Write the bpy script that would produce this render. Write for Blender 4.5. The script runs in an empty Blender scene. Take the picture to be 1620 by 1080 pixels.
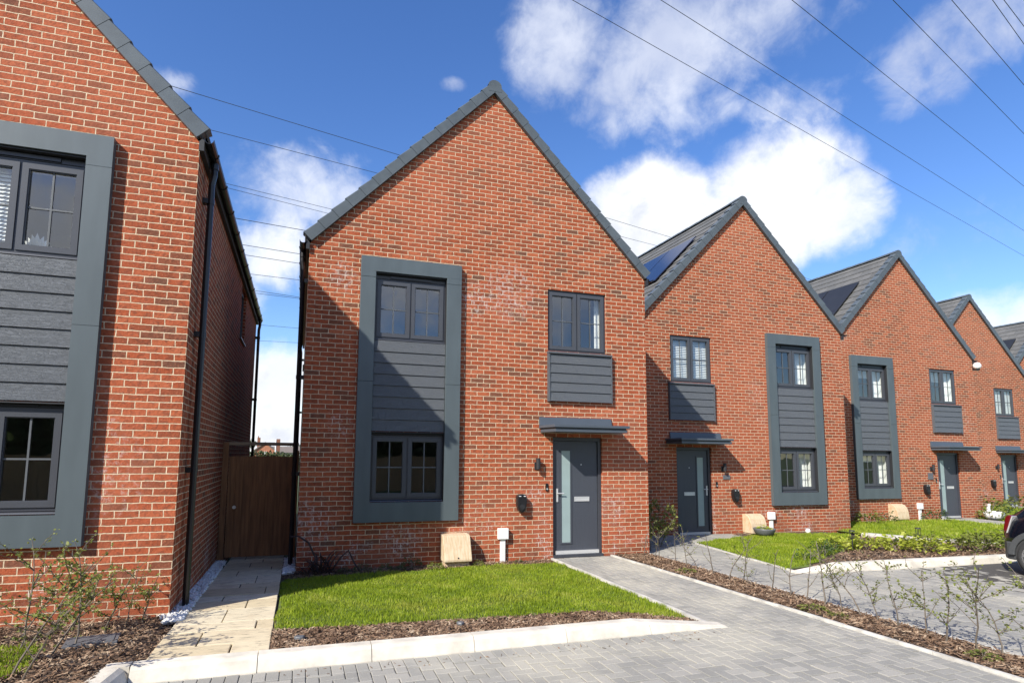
import bpy, math, random
import numpy as np
from mathutils import Vector, Matrix
random.seed(7); RNG = np.random.default_rng(11)
SC = bpy.context.scene
COL = SC.collection
PI = math.pi

# ------------------------------------------------------------------ helpers
class MB:
    """collects polygons with per-corner uv in metres and links them as one mesh object"""
    def __init__(self): self.v = []; self.f = []; self.uv = []
    def poly(self, pts, uv=None):
        n = len(self.v); self.v += [tuple(p) for p in pts]
        self.f.append(tuple(range(n, n + len(pts))))
        if uv is None:
            a = Vector(pts[1]) - Vector(pts[0]); b = Vector(pts[2]) - Vector(pts[0]); c = a.cross(b)
            ax, ay, az = abs(c.x), abs(c.y), abs(c.z)
            if ay >= ax and ay >= az: uv = [(p[0], p[2]) for p in pts]
            elif ax >= az: uv = [(p[1], p[2]) for p in pts]
            else: uv = [(p[0], p[1]) for p in pts]
        self.uv += list(uv)
    def box(self, x0, x1, y0, y1, z0, z1):
        a, b, c, d = (x0,y0,z0), (x1,y0,z0), (x1,y1,z0), (x0,y1,z0)
        e, f, g, h = (x0,y0,z1), (x1,y0,z1), (x1,y1,z1), (x0,y1,z1)
        for q in ((a,b,f,e), (b,c,g,f), (c,d,h,g), (d,a,e,h), (e,f,g,h), (d,c,b,a)): self.poly(q)
    def prism(self, prof, axis, t0, t1):
        """extrude a closed 2-d profile along an axis ('x': profile is (y,z); 'y': (x,z); 'z': (x,y))"""
        def P(p, t):
            return {'x': (t, p[0], p[1]), 'y': (p[0], t, p[1]), 'z': (p[0], p[1], t)}[axis]
        n = len(prof)
        ar = sum(prof[i][0]*prof[(i+1)%n][1] - prof[(i+1)%n][0]*prof[i][1] for i in range(n))
        if (ar < 0): prof = prof[::-1]
        flip = axis == 'y'
        A = [P(p, t0) for p in prof]; B = [P(p, t1) for p in prof]
        def add(q): self.poly(q[::-1] if flip else q)
        add(A[::-1]); add(B)
        for i in range(n):
            j = (i+1) % n
            add([A[i], A[j], B[j], B[i]])
    def obox(self, o, ux, uy, uz):
        o, ux, uy, uz = map(Vector, (o, ux, uy, uz))
        c = [o, o+ux, o+ux+uy, o+uy, o+uz, o+ux+uz, o+ux+uy+uz, o+uy+uz]
        for q in ((0,1,5,4), (1,2,6,5), (2,3,7,6), (3,0,4,7), (4,5,6,7), (3,2,1,0)):
            self.poly([c[i] for i in q])
    def tube(self, pts, r, n=6, cap=True):
        pts = [Vector(p) for p in pts]; k = len(pts)
        rad = r if isinstance(r, (list, tuple)) else [r]*k
        up = Vector((0,0,1)); rings = []
        for i, p in enumerate(pts):
            t = (pts[min(i+1,k-1)] - pts[max(i-1,0)]).normalized()
            s = t.cross(up)
            if s.length < 1e-3: s = t.cross(Vector((1,0,0)))
            s.normalize(); w = s.cross(t)
            rings.append([p + (s*math.cos(2*PI*j/n) + w*math.sin(2*PI*j/n))*rad[i] for j in range(n)])
        for i in range(k-1):
            for j in range(n):
                self.poly([rings[i][j], rings[i][(j+1)%n], rings[i+1][(j+1)%n], rings[i+1][j]])
        if cap:
            self.poly(rings[0][::-1]); self.poly(rings[-1])
    def lathe(self, prof, c=(0,0,0), n=14):
        """profile of (radius, z) turned about a vertical axis"""
        for i in range(len(prof)-1):
            (r0,z0), (r1,z1) = prof[i], prof[i+1]
            for j in range(n):
                a, b = 2*PI*j/n, 2*PI*(j+1)/n
                q = [(c[0]+r0*math.cos(a), c[1]+r0*math.sin(a), c[2]+z0), (c[0]+r0*math.cos(b), c[1]+r0*math.sin(b), c[2]+z0),
                     (c[0]+r1*math.cos(b), c[1]+r1*math.sin(b), c[2]+z1), (c[0]+r1*math.cos(a), c[1]+r1*math.sin(a), c[2]+z1)]
                if r0 < 1e-6: q = q[1:]
                elif r1 < 1e-6: q = q[:3]
                self.poly(q)
    def mesh(self, name, mat, mirror=None, smooth=False, bevel=0):
        v = self.v; f = self.f; uv = self.uv
        if mirror is not None:
            v = [(mirror - x, y, z) for x, y, z in v]
            nf, nu, k = [], [], 0
            for q in f:
                nf.append(q[::-1]); nu += uv[k:k+len(q)][::-1]; k += len(q)
            f, uv = nf, nu
        me = bpy.data.meshes.new(name); me.from_pydata(v, [], f); me.update()
        l = me.uv_layers.new(name='UVMap')
        l.data.foreach_set('uv', np.array(uv, dtype=np.float32).ravel())
        if mat: me.materials.append(mat)
        if smooth: me.polygons.foreach_set('use_smooth', [True]*len(me.polygons))
        return me
def link(name, me, parent=None, loc=None):
    o = bpy.data.objects.new(name, me); COL.objects.link(o)
    if parent: o.parent = parent
    if loc: o.location = loc
    return o
def build(mb, name, mat, parent=None, mirror=None, smooth=False, bevel=0, weld=False):
    o = link(name, mb.mesh(name, mat, mirror, smooth), parent)
    if weld or bevel or smooth:
        w = o.modifiers.new('weld', 'WELD'); w.merge_threshold = 0.0004
    if bevel:
        b = o.modifiers.new('bevel', 'BEVEL'); b.width = bevel; b.segments = 2; b.limit_method = 'ANGLE'; b.angle_limit = 0.7
    return o
def tag(o, label=None, cat=None, group=None, kind=None):
    if label: o['label'] = label
    if cat: o['category'] = cat
    if group: o['group'] = group
    if kind: o['kind'] = kind
    return o
def thing(name, label, cat, loc=(0,0,0), rz=0, group=None):
    o = bpy.data.objects.new(name, None); COL.objects.link(o); o.location = loc; o.rotation_euler = (0,0,rz)
    o.empty_display_size = .2
    return tag(o, label, cat, group)
def copy_tree(o, parent=None):
    c = o.copy(); COL.objects.link(c); c.parent = parent
    for ch in list(o.children): copy_tree(ch, c)
    return c
def fast_mesh(name, V, F, mat):
    """V (n,3), F (m,k) numpy"""
    me = bpy.data.meshes.new(name); k = F.shape[1]
    me.vertices.add(len(V)); me.vertices.foreach_set('co', V.astype(np.float32).ravel())
    me.loops.add(F.size); me.loops.foreach_set('vertex_index', F.astype(np.int32).ravel())
    me.polygons.add(len(F)); me.polygons.foreach_set('loop_start', np.arange(0, F.size, k, dtype=np.int32))
    me.update(calc_edges=True); me.materials.append(mat)
    return me

# ------------------------------------------------------------------ materials
class NT:
    def __init__(self, tree): self.t = tree; self.n = tree.nodes; self.l = tree.links
    def new(self, typ, **k):
        x = self.n.new(typ)
        for a, b in k.items(): setattr(x, a, b)
        return x
    def set(self, sock, val):
        if hasattr(val, 'node'): self.l.new(val, sock)
        elif val is not None: sock.default_value = val
    def math(self, op, a, b=None, c=None, clamp=False):
        x = self.new('ShaderNodeMath', operation=op); x.use_clamp = clamp
        self.set(x.inputs[0], a)
        if b is not None: self.set(x.inputs[1], b)
        if c is not None: self.set(x.inputs[2], c)
        return x.outputs[0]
    def smooth(self, x, a, b):
        m = self.new('ShaderNodeMapRange', interpolation_type='SMOOTHSTEP')
        self.set(m.inputs['Value'], x); m.inputs['From Min'].default_value = a; m.inputs['From Max'].default_value = b
        return m.outputs[0]
    def noise(self, vec, scale, detail=4, rough=.55, dist=0.0):
        x = self.new('ShaderNodeTexNoise'); self.set(x.inputs['Vector'], vec)
        x.inputs['Scale'].default_value = scale; x.inputs['Detail'].default_value = detail
        x.inputs['Roughness'].default_value = rough; x.inputs['Distortion'].default_value = dist
        return x.outputs['Fac']
    def ramp(self, fac, stops, mode='LINEAR'):
        x = self.new('ShaderNodeValToRGB'); r = x.color_ramp; r.interpolation = mode
        while len(r.elements) < len(stops): r.elements.new(.5)
        for e, (p, c) in zip(r.elements, stops):
            e.position = p; e.color = (*c, 1) if len(c) == 3 else c
        self.set(x.inputs[0], fac); return x.outputs[0]
    def mix(self, fac, a, b, mode='MIX'):
        x = self.new('ShaderNodeMix', data_type='RGBA', blend_type=mode)
        self.set(x.inputs[0], fac)
        self.set(x.inputs[6], (*a, 1) if isinstance(a, tuple) and len(a) == 3 else a)
        self.set(x.inputs[7], (*b, 1) if isinstance(b, tuple) and len(b) == 3 else b)
        return x.outputs[2]
    def bump(self, h, strength, dist):
        x = self.new('ShaderNodeBump'); x.inputs['Strength'].default_value = strength; x.inputs['Distance'].default_value = dist
        self.set(x.inputs['Height'], h); return x.outputs[0]
def material(name):
    m = bpy.data.materials.new(name); m.use_nodes = True
    t = NT(m.node_tree); t.n.clear()
    out = t.new('ShaderNodeOutputMaterial'); p = t.new('ShaderNodeBsdfPrincipled')
    t.l.new(p.outputs[0], out.inputs[0])
    return m, t, p, out
def plain(name, col, rough=.5, var=.12, scale=6.0, bump=0.0, metal=0.0, spec=None, bscale=None, stretch=None):
    m, t, p, o = material(name)
    tc = t.new('ShaderNodeTexCoord'); vec = tc.outputs['Object']
    if stretch:
        mp = t.new('ShaderNodeMapping'); t.l.new(vec, mp.inputs[0]); mp.inputs['Scale'].default_value = stretch; vec = mp.outputs[0]
    n = t.noise(vec, scale, 5)
    lo = tuple(max(0, c*(1-var)) for c in col); hi = tuple(min(1, c*(1+var)) for c in col)
    t.set(p.inputs['Base Color'], t.ramp(n, [(.3, lo), (.7, hi)]))
    p.inputs['Roughness'].default_value = rough; p.inputs['Metallic'].default_value = metal
    if spec is not None: p.inputs['Specular IOR Level'].default_value = spec
    if bump: t.set(p.inputs['Normal'], t.bump(t.noise(vec, bscale or scale*6, 4), 1, bump))
    return m
def brick_material(name, seed=0.0, efflo=1.0):
    m, t, p, o = material(name)
    uv0 = t.new('ShaderNodeUVMap').outputs[0]
    geo = t.new('ShaderNodeNewGeometry').outputs['Position']
    # every house gets its own run of bricks: shift by whole courses
    oi = t.new('ShaderNodeObjectInfo'); lx = t.new('ShaderNodeSeparateXYZ'); t.l.new(oi.outputs['Location'], lx.inputs[0])
    k = t.math('FLOOR', t.math('MULTIPLY', t.math('ADD', lx.outputs[0], 40.0), 3.7)); cx = t.new('ShaderNodeCombineXYZ')
    t.set(cx.inputs[0], t.math('MULTIPLY', k, .225)); t.set(cx.inputs[1], t.math('MULTIPLY', k, .150))
    sh = t.new('ShaderNodeVectorMath', operation='ADD'); t.l.new(uv0, sh.inputs[0]); t.l.new(cx.outputs[0], sh.inputs[1]); uv = sh.outputs[0]
    # a little wander so that courses are not ruler straight
    wob = t.new('ShaderNodeTexNoise'); t.set(wob.inputs['Vector'], uv); wob.inputs['Scale'].default_value = 11; wob.inputs['Detail'].default_value = 4
    off = t.new('ShaderNodeVectorMath', operation='SCALE'); sub = t.new('ShaderNodeVectorMath', operation='SUBTRACT')
    t.l.new(wob.outputs['Color'], sub.inputs[0]); sub.inputs[1].default_value = (.5,.5,.5)
    t.l.new(sub.outputs[0], off.inputs[0]); off.inputs['Scale'].default_value = .016
    add = t.new('ShaderNodeVectorMath', operation='ADD'); t.l.new(uv, add.inputs[0]); t.l.new(off.outputs[0], add.inputs[1])
    b = t.new('ShaderNodeTexBrick'); t.l.new(add.outputs[0], b.inputs['Vector'])
    b.offset = .5; b.inputs['Scale'].default_value = 1; b.inputs['Brick Width'].default_value = .225; b.inputs['Row Height'].default_value = .075
    b.inputs['Mortar Size'].default_value = .0058; b.inputs['Mortar Smooth'].default_value = .25; b.inputs['Bias'].default_value = 0
    b.inputs['Color1'].default_value = (0,0,0,1); b.inputs['Color2'].default_value = (1,1,1,1); b.inputs['Mortar'].default_value = (.5,.5,.5,1)
    r = t.new('ShaderNodeSeparateColor'); t.l.new(b.outputs['Color'], r.inputs[0])
    col = t.ramp(r.outputs[0], [(.0,(.13,.062,.038)), (.06,(.165,.062,.034)), (.17,(.245,.062,.026)), (.40,(.31,.067,.024)), (.72,(.36,.080,.029)), (1.0,(.42,.115,.048))])
    n1 = t.noise(geo, 38, 5, .65); n2 = t.noise(geo, 7, 4)
    col = t.mix(t.math('MULTIPLY', t.smooth(n1, .45, .74), .55), col, (.16,.046,.024))
    n3 = t.noise(geo, 85, 4, .7); col = t.mix(t.math('MULTIPLY', t.smooth(n3, .55, .72), .45), col, (.45,.165,.09))
    col = t.mix(t.math('MULTIPLY', t.smooth(n2, .45, .8), .35), col, (.50,.155,.085))
    # darker burnt patches inside single bricks, and broad batch changes across the wall
    n4 = t.noise(add.outputs[0], 16, 5, .7, .4); col = t.mix(t.math('MULTIPLY', t.smooth(n4, .48, .62), .6), col, (.13,.044,.025))
    n5 = t.noise(geo, 48, 3, .6); col = t.mix(t.math('MULTIPLY', t.smooth(n5, .56, .70), .4), col, (.50,.175,.085))
    batch = t.noise(geo, .33, 4, .6); col = t.mix(t.math('MULTIPLY', t.smooth(batch, .42, .62), .34), col, (.46,.13,.065))
    mort = t.ramp(t.noise(geo, 22, 4), [(.3,(.54,.415,.275)), (.7,(.74,.585,.405))])
    col = t.mix(b.outputs['Fac'], col, mort)
    # white lime bloom in patches
    e = t.math('MULTIPLY', t.smooth(t.noise(geo, .62, 3, .5), .60, .74), t.smooth(t.noise(geo, 15, 6, .75), .50, .72))
    zz = t.new('ShaderNodeSeparateXYZ'); t.l.new(geo, zz.inputs[0])
    low = t.math('MULTIPLY', t.smooth(zz.outputs[2], 1.0, .25), t.smooth(t.noise(geo, 2.1, 3), .55, .68))
    e2 = t.math('MULTIPLY', low, t.math('ADD', t.smooth(t.noise(geo, 26, 5, .8), .50, .62), t.math('MULTIPLY', b.outputs['Fac'], 1.0), clamp=True))
    # bloom left where the scaffold stood and rain ran: middle house and left house
    for (px, py, pz, pr_) in ((.15,0,.62,.55), (.55,0,2.15,.30), (2.75,0,4.35,.45), (3.4,0,4.55,.7), (.55,0,4.55,.35), (1.6,0,.35,.45), (-4.3,-2.55,1.0,.6), (5.4,0,.75,.35), (3.9,0,1.0,.25), (11.9,2.26,.45,.5)):
        dv = t.new('ShaderNodeVectorMath', operation='DISTANCE'); t.l.new(geo, dv.inputs[0]); dv.inputs[1].default_value = (px, py, pz)
        m_ = t.smooth(dv.outputs['Value'], pr_, pr_*.25)
        v_ = t.math('MULTIPLY', m_, t.math('MAXIMUM', t.smooth(t.noise(geo, 13, 6, .8), .50, .64), t.math('MULTIPLY', b.outputs['Fac'], t.smooth(t.noise(geo, 3.5, 2), .42, .55))))
        e2 = t.math('MAXIMUM', e2, v_)
    e = t.math('MULTIPLY', t.math('MAXIMUM', e, e2), .68*efflo)
    damp = t.math('MULTIPLY', t.smooth(zz.outputs[2], .55, .0), t.smooth(t.noise(geo, 1.3, 4), .40, .62)); col = t.mix(t.math('MULTIPLY', damp, .4), col, (.20,.075,.04))
    col = t.mix(e, col, (.66,.58,.53))
    t.set(p.inputs['Base Color'], col); p.inputs['Roughness'].default_value = .88; p.inputs['Specular IOR Level'].default_value = .25
    h = t.math('ADD', t.math('MULTIPLY', b.outputs['Fac'], -1.0), t.math('ADD', t.math('MULTIPLY', n1, .5), t.math('MULTIPLY', n4, .8)))
    t.set(p.inputs['Normal'], t.bump(h, 1.0, .010))
    return m
M = {}
M['brick'] = brick_material('red brick')
def cladding_material():
    m, t, p, o = material('grey woodgrain cladding')
    geo = t.new('ShaderNodeTexCoord').outputs['Object']; mp = t.new('ShaderNodeMapping'); t.l.new(geo, mp.inputs[0]); mp.inputs['Scale'].default_value = (1.6, 1, 17)
    n = t.noise(mp.outputs[0], 2.6, 5, .65, 1.1); g = t.smooth(t.math('PINGPONG', t.math('MULTIPLY', n, 9.0), .5), .30, .48)
    c = t.mix(t.math('MULTIPLY', g, .40), (.094,.104,.116), (.19,.205,.22))
    t.set(p.inputs['Base Color'], c); p.inputs['Roughness'].default_value = .5
    t.set(p.inputs['Normal'], t.bump(t.math('MULTIPLY', g, -1.0), .8, .004)); return m
M['cladding'] = cladding_material()
M['surround'] = plain('slate grey surround', (.080,.100,.108), .42, .10, 2.2, stretch=(2.5,1,.5))
M['frame'] = plain('anthracite window frame', (.045,.048,.058), .38, .05, 4)
M['sash'] = plain('anthracite sash', (.058,.062,.072), .35, .05, 4)
M['bar'] = plain('pale grey glazing bar', (.09,.098,.105), .5, .05, 4)
M['door'] = plain('slate door skin', (.052,.058,.072), .42, .05, 3, bump=.001, bscale=60, stretch=(14,1,1))
M['canopy'] = plain('grey canopy', (.068,.082,.10), .40, .06, 3)
M['black'] = plain('black plastic', (.012,.012,.014), .30, .1, 6)
M['blackmat'] = plain('black matt metal', (.02,.02,.022), .55, .1, 6)
M['chrome'] = plain('brushed steel', (.66,.66,.65), .35, .03, 8, metal=.45)
M['white'] = plain('white plastic', (.78,.77,.74), .4, .04, 5)
M['whitecloth'] = plain('white fabric', (.85,.84,.81), .9, .04, 8)
M['plaster'] = plain('warm grey plaster', (.40,.38,.35), .9, .05, 2)
M['verge'] = plain('grey verge cap', (.085,.10,.108), .38, .14, 5)
M['lead'] = plain('dark soffit', (.02,.021,.024), .6, .1, 5)
M['concrete'] = plain('pale kerb concrete', (.61,.56,.465), .85, .24, 4, bump=.002)
M['edging'] = plain('path edging concrete', (.50,.475,.42), .88, .28, 7, bump=.002)
M['slate'] = plain('grey slate plate', (.11,.115,.125), .6, .12, 7)
M['timber'] = plain('brown treated timber', (.235,.108,.044), .8, .35, 3, bump=.003, bscale=18, stretch=(9,9,.7))
M['railwood'] = plain('pale timber rail', (.30,.22,.14), .8, .2, 4, stretch=(1,9,9))
def gas_material():
    m, t, p, o = material('buff moulded box')
    geo = t.new('ShaderNodeTexCoord').outputs['Object']; mp = t.new('ShaderNodeMapping'); t.l.new(geo, mp.inputs[0]); mp.inputs['Scale'].default_value = (34, 3, 3)
    c = t.ramp(t.noise(mp.outputs[0], 1.4, 5, .7), [(.3,(.44,.30,.165)), (.5,(.58,.45,.29)), (.7,(.66,.56,.41))])
    c = t.mix(t.math('MULTIPLY', t.smooth(t.noise(geo, 7, 5, .7), .5, .7), .4), c, (.46,.27,.15))
    t.set(p.inputs['Base Color'], c); p.inputs['Roughness'].default_value = .65; t.set(p.inputs['Normal'], t.bump(t.noise(mp.outputs[0], 2, 4), .5, .002)); return m
M['gasbox'] = gas_material()
M['bark'] = plain('brown bark', (.15,.105,.07), .9, .3, 20, bump=.002)
M['greybark'] = plain('grey bark', (.22,.19,.155), .9, .3, 20, bump=.002)
M['terracotta'] = plain('red roof tile', (.20,.085,.05), .85, .25, 4)
M['greyroof'] = plain('brown roof tile', (.16,.13,.11), .85, .25, 4)
M['carpaint'] = plain('midnight blue paint', (.004,.005,.010), .12, .02, 3); M['carpaint'].node_tree.nodes['Principled BSDF'].inputs['Coat Weight'].default_value = 1
M['cladplastic'] = plain('grey arch plastic', (.055,.058,.06), .6, .08, 9)
M['rubber'] = plain('tyre rubber', (.03,.03,.03), .75, .1, 9)
M['alloy'] = plain('alloy rim', (.55,.56,.58), .28, .05, 9, metal=1.0)
M['redlamp'] = plain('red lamp lens', (.11,.004,.006), .15, .1, 9)
M['darkglass'] = plain('dark car glass', (.01,.012,.014), .05, .05, 9)
M['cable'] = plain('dark cable', (.05,.055,.07), .6, .1, 1)
M['steel'] = plain('galvanised lattice steel', (.35,.37,.40), .5, .1, 1)
M['gravelwhite'] = plain('white pebbles', (.70,.69,.66), .8, .25, 14)
M['soil'] = plain('dark soil', (.075,.05,.034), .95, .35, 9, bump=.008)
M['deadleaf'] = plain('dead dark leaf', (.05,.028,.024), .8, .5, 12)
M['bowl'] = plain('grey glazed bowl', (.12,.125,.13), .4, .1, 9)
M['frost'] = plain('frosted door glass', (.27,.345,.34), .22, .05, 3)
M['solar'] = plain('solar cell glass', (.012,.015,.035), .10, .15, 3)
M['solarmat'] = plain('black solar sheet', (.020,.021,.024), .45, .15, 3)

def glass_material():
    m = bpy.data.materials.new('window glass'); m.use_nodes = True; t = NT(m.node_tree); t.n.clear()
    out = t.new('ShaderNodeOutputMaterial'); tr = t.new('ShaderNodeBsdfTransparent'); gl = t.new('ShaderNodeBsdfGlossy')
    tr.inputs[0].default_value = (.92,.95,.94,1); gl.inputs['Roughness'].default_value = .005; gl.inputs[0].default_value = (.93,.96,1,1)
    lw = t.new('ShaderNodeLayerWeight'); lw.inputs[0].default_value = .5
    n = t.noise(t.new('ShaderNodeTexCoord').outputs['Object'], 1.6, 2)
    t.set(gl.inputs['Normal'], t.bump(n, .25, .01))
    f = t.math('ADD', t.math('MULTIPLY', t.math('POWER', lw.outputs['Facing'], 4.0), .9), .155, clamp=True)
    mx = t.new('ShaderNodeMixShader'); t.set(mx.inputs[0], f); t.l.new(tr.outputs[0], mx.inputs[1]); t.l.new(gl.outputs[0], mx.inputs[2])
    t.l.new(mx.outputs[0], out.inputs[0]); return m
M['glass'] = glass_material()

def roof_material():
    m, t, p, o = material('grey concrete roof tile')
    uv = t.new('ShaderNodeUVMap').outputs[0]; geo = t.new('ShaderNodeTexCoord').outputs['Object']
    b = t.new('ShaderNodeTexBrick'); t.l.new(uv, b.inputs['Vector']); b.offset = .5
    b.inputs['Scale'].default_value = 1; b.inputs['Brick Width'].default_value = .33; b.inputs['Row Height'].default_value = 1.0
    b.inputs['Mortar Size'].default_value = .004; b.inputs['Mortar Smooth'].default_value = .1
    b.inputs['Color1'].default_value = (.085,.085,.082,1); b.inputs['Color2'].default_value = (.125,.122,.115,1); b.inputs['Mortar'].default_value = (.03,.03,.03,1)
    c = t.mix(t.math('MULTIPLY', t.smooth(t.noise(geo, 9, 5, .7), .4, .8), .4), b.outputs['Color'], (.17,.165,.15))
    t.set(p.inputs['Base Color'], c); p.inputs['Roughness'].default_value = .8
    return m
M['roof'] = roof_material()

def paver_material():
    m, t, p, o = material('grey block paver')
    at = t.new('ShaderNodeAttribute'); at.attribute_name = 'tint'; geo = t.new('ShaderNodeTexCoord').outputs['Object']
    c = t.ramp(at.outputs['Fac'], [(0,(.262,.252,.222)), (.35,(.288,.277,.245)), (.7,(.312,.298,.262)), (1,(.365,.345,.298))])
    big = t.smooth(t.noise(geo, .55, 4, .6), .48, .66)
    c = t.mix(t.math('MULTIPLY', big, .55), c, (.50,.465,.37))
    n = t.noise(geo, 95, 4, .7)
    c = t.mix(t.math('MULTIPLY', t.smooth(n, .5, .78), .5), c, (.15,.148,.14))
    c = t.mix(t.math('MULTIPLY', t.smooth(t.noise(geo, 1.7, 6, .7), .52, .72), .35), c, (.20,.195,.18))
    c = t.mix(t.math('MULTIPLY', t.smooth(t.noise(geo, 60, 2), .62, .74), .4), c, (.50,.49,.46))
    t.set(p.inputs['Base Color'], c); p.inputs['Roughness'].default_value = .85; p.inputs['Specular IOR Level'].default_value = .3
    t.set(p.inputs['Normal'], t.bump(n, .7, .003)); return m
M['paver'] = paver_material()
M['joint'] = plain('paver joint sand', (.065,.06,.052), .95, .3, 30)

def slab_material():
    m, t, p, o = material('buff sandstone slab')
    at = t.new('ShaderNodeAttribute'); at.attribute_name = 'tint'; geo = t.new('ShaderNodeTexCoord').outputs['Object']
    c = t.ramp(at.outputs['Fac'], [(0,(.52,.42,.26)), (.5,(.63,.53,.35)), (1,(.70,.62,.45))])
    mp = t.new('ShaderNodeMapping'); t.l.new(geo, mp.inputs[0]); mp.inputs['Scale'].default_value = (4.0, 26, 1)
    c = t.mix(t.math('MULTIPLY', t.smooth(t.noise(mp.outputs[0], 1.6, 5, .7, .6), .54, .61), .75), c, (.24,.20,.14))
    c = t.mix(t.math('MULTIPLY', t.smooth(t.noise(geo, 3, 4), .5, .75), .4), c, (.40,.30,.19))
    t.set(p.inputs['Base Color'], c); p.inputs['Roughness'].default_value = .8
    t.set(p.inputs['Normal'], t.bump(t.noise(mp.outputs[0], 2.4, 5, .7), .6, .006)); return m
M['slab'] = slab_material()

def leaf_material(name, stops, scale=3.0, trans=.35, rough=.5):
    m, t, p, o = material(name)
    geo = t.new('ShaderNodeTexCoord').outputs['Object']
    wn = t.new('ShaderNodeNewGeometry')
    n = t.math('ADD', t.math('MULTIPLY', wn.outputs['Random Per Island'], .55), t.math('MULTIPLY', t.smooth(t.noise(geo, scale, 5, .65), .25, .75), .45))
    c = t.ramp(n, stops)
    if 'grass' in name: c = t.mix(t.math('MULTIPLY', t.smooth(t.noise(geo, .9, 5, .65), .50, .70), .45), c, (.33,.31,.06))
    t.set(p.inputs['Base Color'], c); p.inputs['Roughness'].default_value = rough; p.inputs['Specular IOR Level'].default_value = .3
    tl = t.new('ShaderNodeBsdfTranslucent'); t.set(tl.inputs[0], c); mx = t.new('ShaderNodeMixShader'); mx.inputs[0].default_value = trans
    t.l.new(p.outputs[0], mx.inputs[1]); t.l.new(tl.outputs[0], mx.inputs[2]); t.l.new(mx.outputs[0], o.inputs[0]); return m
M['grass'] = leaf_material('lawn grass', [(.2,(.15,.22,.012)), (.5,(.26,.35,.020)), (.75,(.36,.43,.035)), (.95,(.56,.54,.16))], 2.0, .4)
M['leaf'] = leaf_material('young hedge leaf', [(.2,(.13,.16,.03)), (.55,(.22,.25,.055)), (.85,(.33,.33,.09)), (1,(.28,.18,.07))], 4, .4)
M['lime'] = leaf_material('lime perennial leaf', [(.2,(.27,.33,.03)), (.6,(.42,.46,.06)), (.9,(.55,.55,.15))], 4, .4)
M['green'] = leaf_material('mid green leaf', [(.2,(.035,.07,.015)), (.6,(.07,.12,.03)), (.9,(.12,.16,.06))], 4, .3)
M['darkleaf'] = leaf_material('evergreen leaf', [(.2,(.03,.05,.014)), (.6,(.06,.095,.028)), (.9,(.11,.14,.05))], 1, .3)
M['hedgefar'] = leaf_material('dull hedge leaf', [(.2,(.045,.06,.02)), (.6,(.075,.095,.035)), (.9,(.12,.12,.06))], 1, .2)
M['mulch'] = leaf_material('bark mulch chip', [(.1,(.06,.034,.02)), (.35,(.14,.082,.048)), (.6,(.23,.145,.09)), (.8,(.38,.275,.18)), (1,(.55,.43,.31))], 5, 0.0, .9)
M['lawnbase'] = plain('lawn soil and thatch', (.11,.15,.02), .95, .35, 9, bump=.01)
M['field'] = plain('far rough grass', (.075,.10,.03), .95, .3, .3)

# ------------------------------------------------------------------ ground levels
def G(x, y):
    return -.05 - .010*max(0.0, min(9.0, x - 5.6))
def sstep(a, b, x):
    t = max(0.0, min(1.0, (x-a)/(b-a))); return t*t*(3-2*t)
def zlawn(x, y):
    return -.055 + .105*sstep(-.6, -3.6, y)*(1 - sstep(2.9, 4.15, x))
def zslab(x, y):
    return -.045 + .10*sstep(1.2, -4.2, y)

# ground sheet
def struct(mb, name, mat, **k):
    o = build(mb, name, mat, **k); o['kind'] = 'structure'; return o
g = MB(); g.poly([(-900,-900,-.32), (900,-900,-.32), (900,900,-.32), (-900,900,-.32)])
struct(g, 'ground', M['field'])

# clip helper for paving
def clip(poly, region):
    out = poly
    n = len(region)
    for i in range(n):
        a, b = region[i], region[(i+1) % n]
        if not out: break
        res = []
        def side(p): return (b[0]-a[0])*(p[1]-a[1]) - (b[1]-a[1])*(p[0]-a[0])
        for j in range(len(out)):
            p, q = out[j], out[(j+1) % len(out)]
            sp, sq = side(p), side(q)
            if sp >= 0: res.append(p)
            if (sp >= 0) != (sq >= 0):
                t = sp/(sp-sq); res.append((p[0]+(q[0]-p[0])*t, p[1]+(q[1]-p[1])*t))
        out = res
    return out
def area(p):
    return abs(sum(p[i][0]*p[(i+1)%len(p)][1] - p[(i+1)%len(p)][0]*p[i][1] for i in range(len(p))))/2
def ccw(p):
    a = sum(p[i][0]*p[(i+1)%len(p)][1] - p[(i+1)%len(p)][0]*p[i][1] for i in range(len(p)))
    return p if a > 0 else p[::-1]
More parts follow.
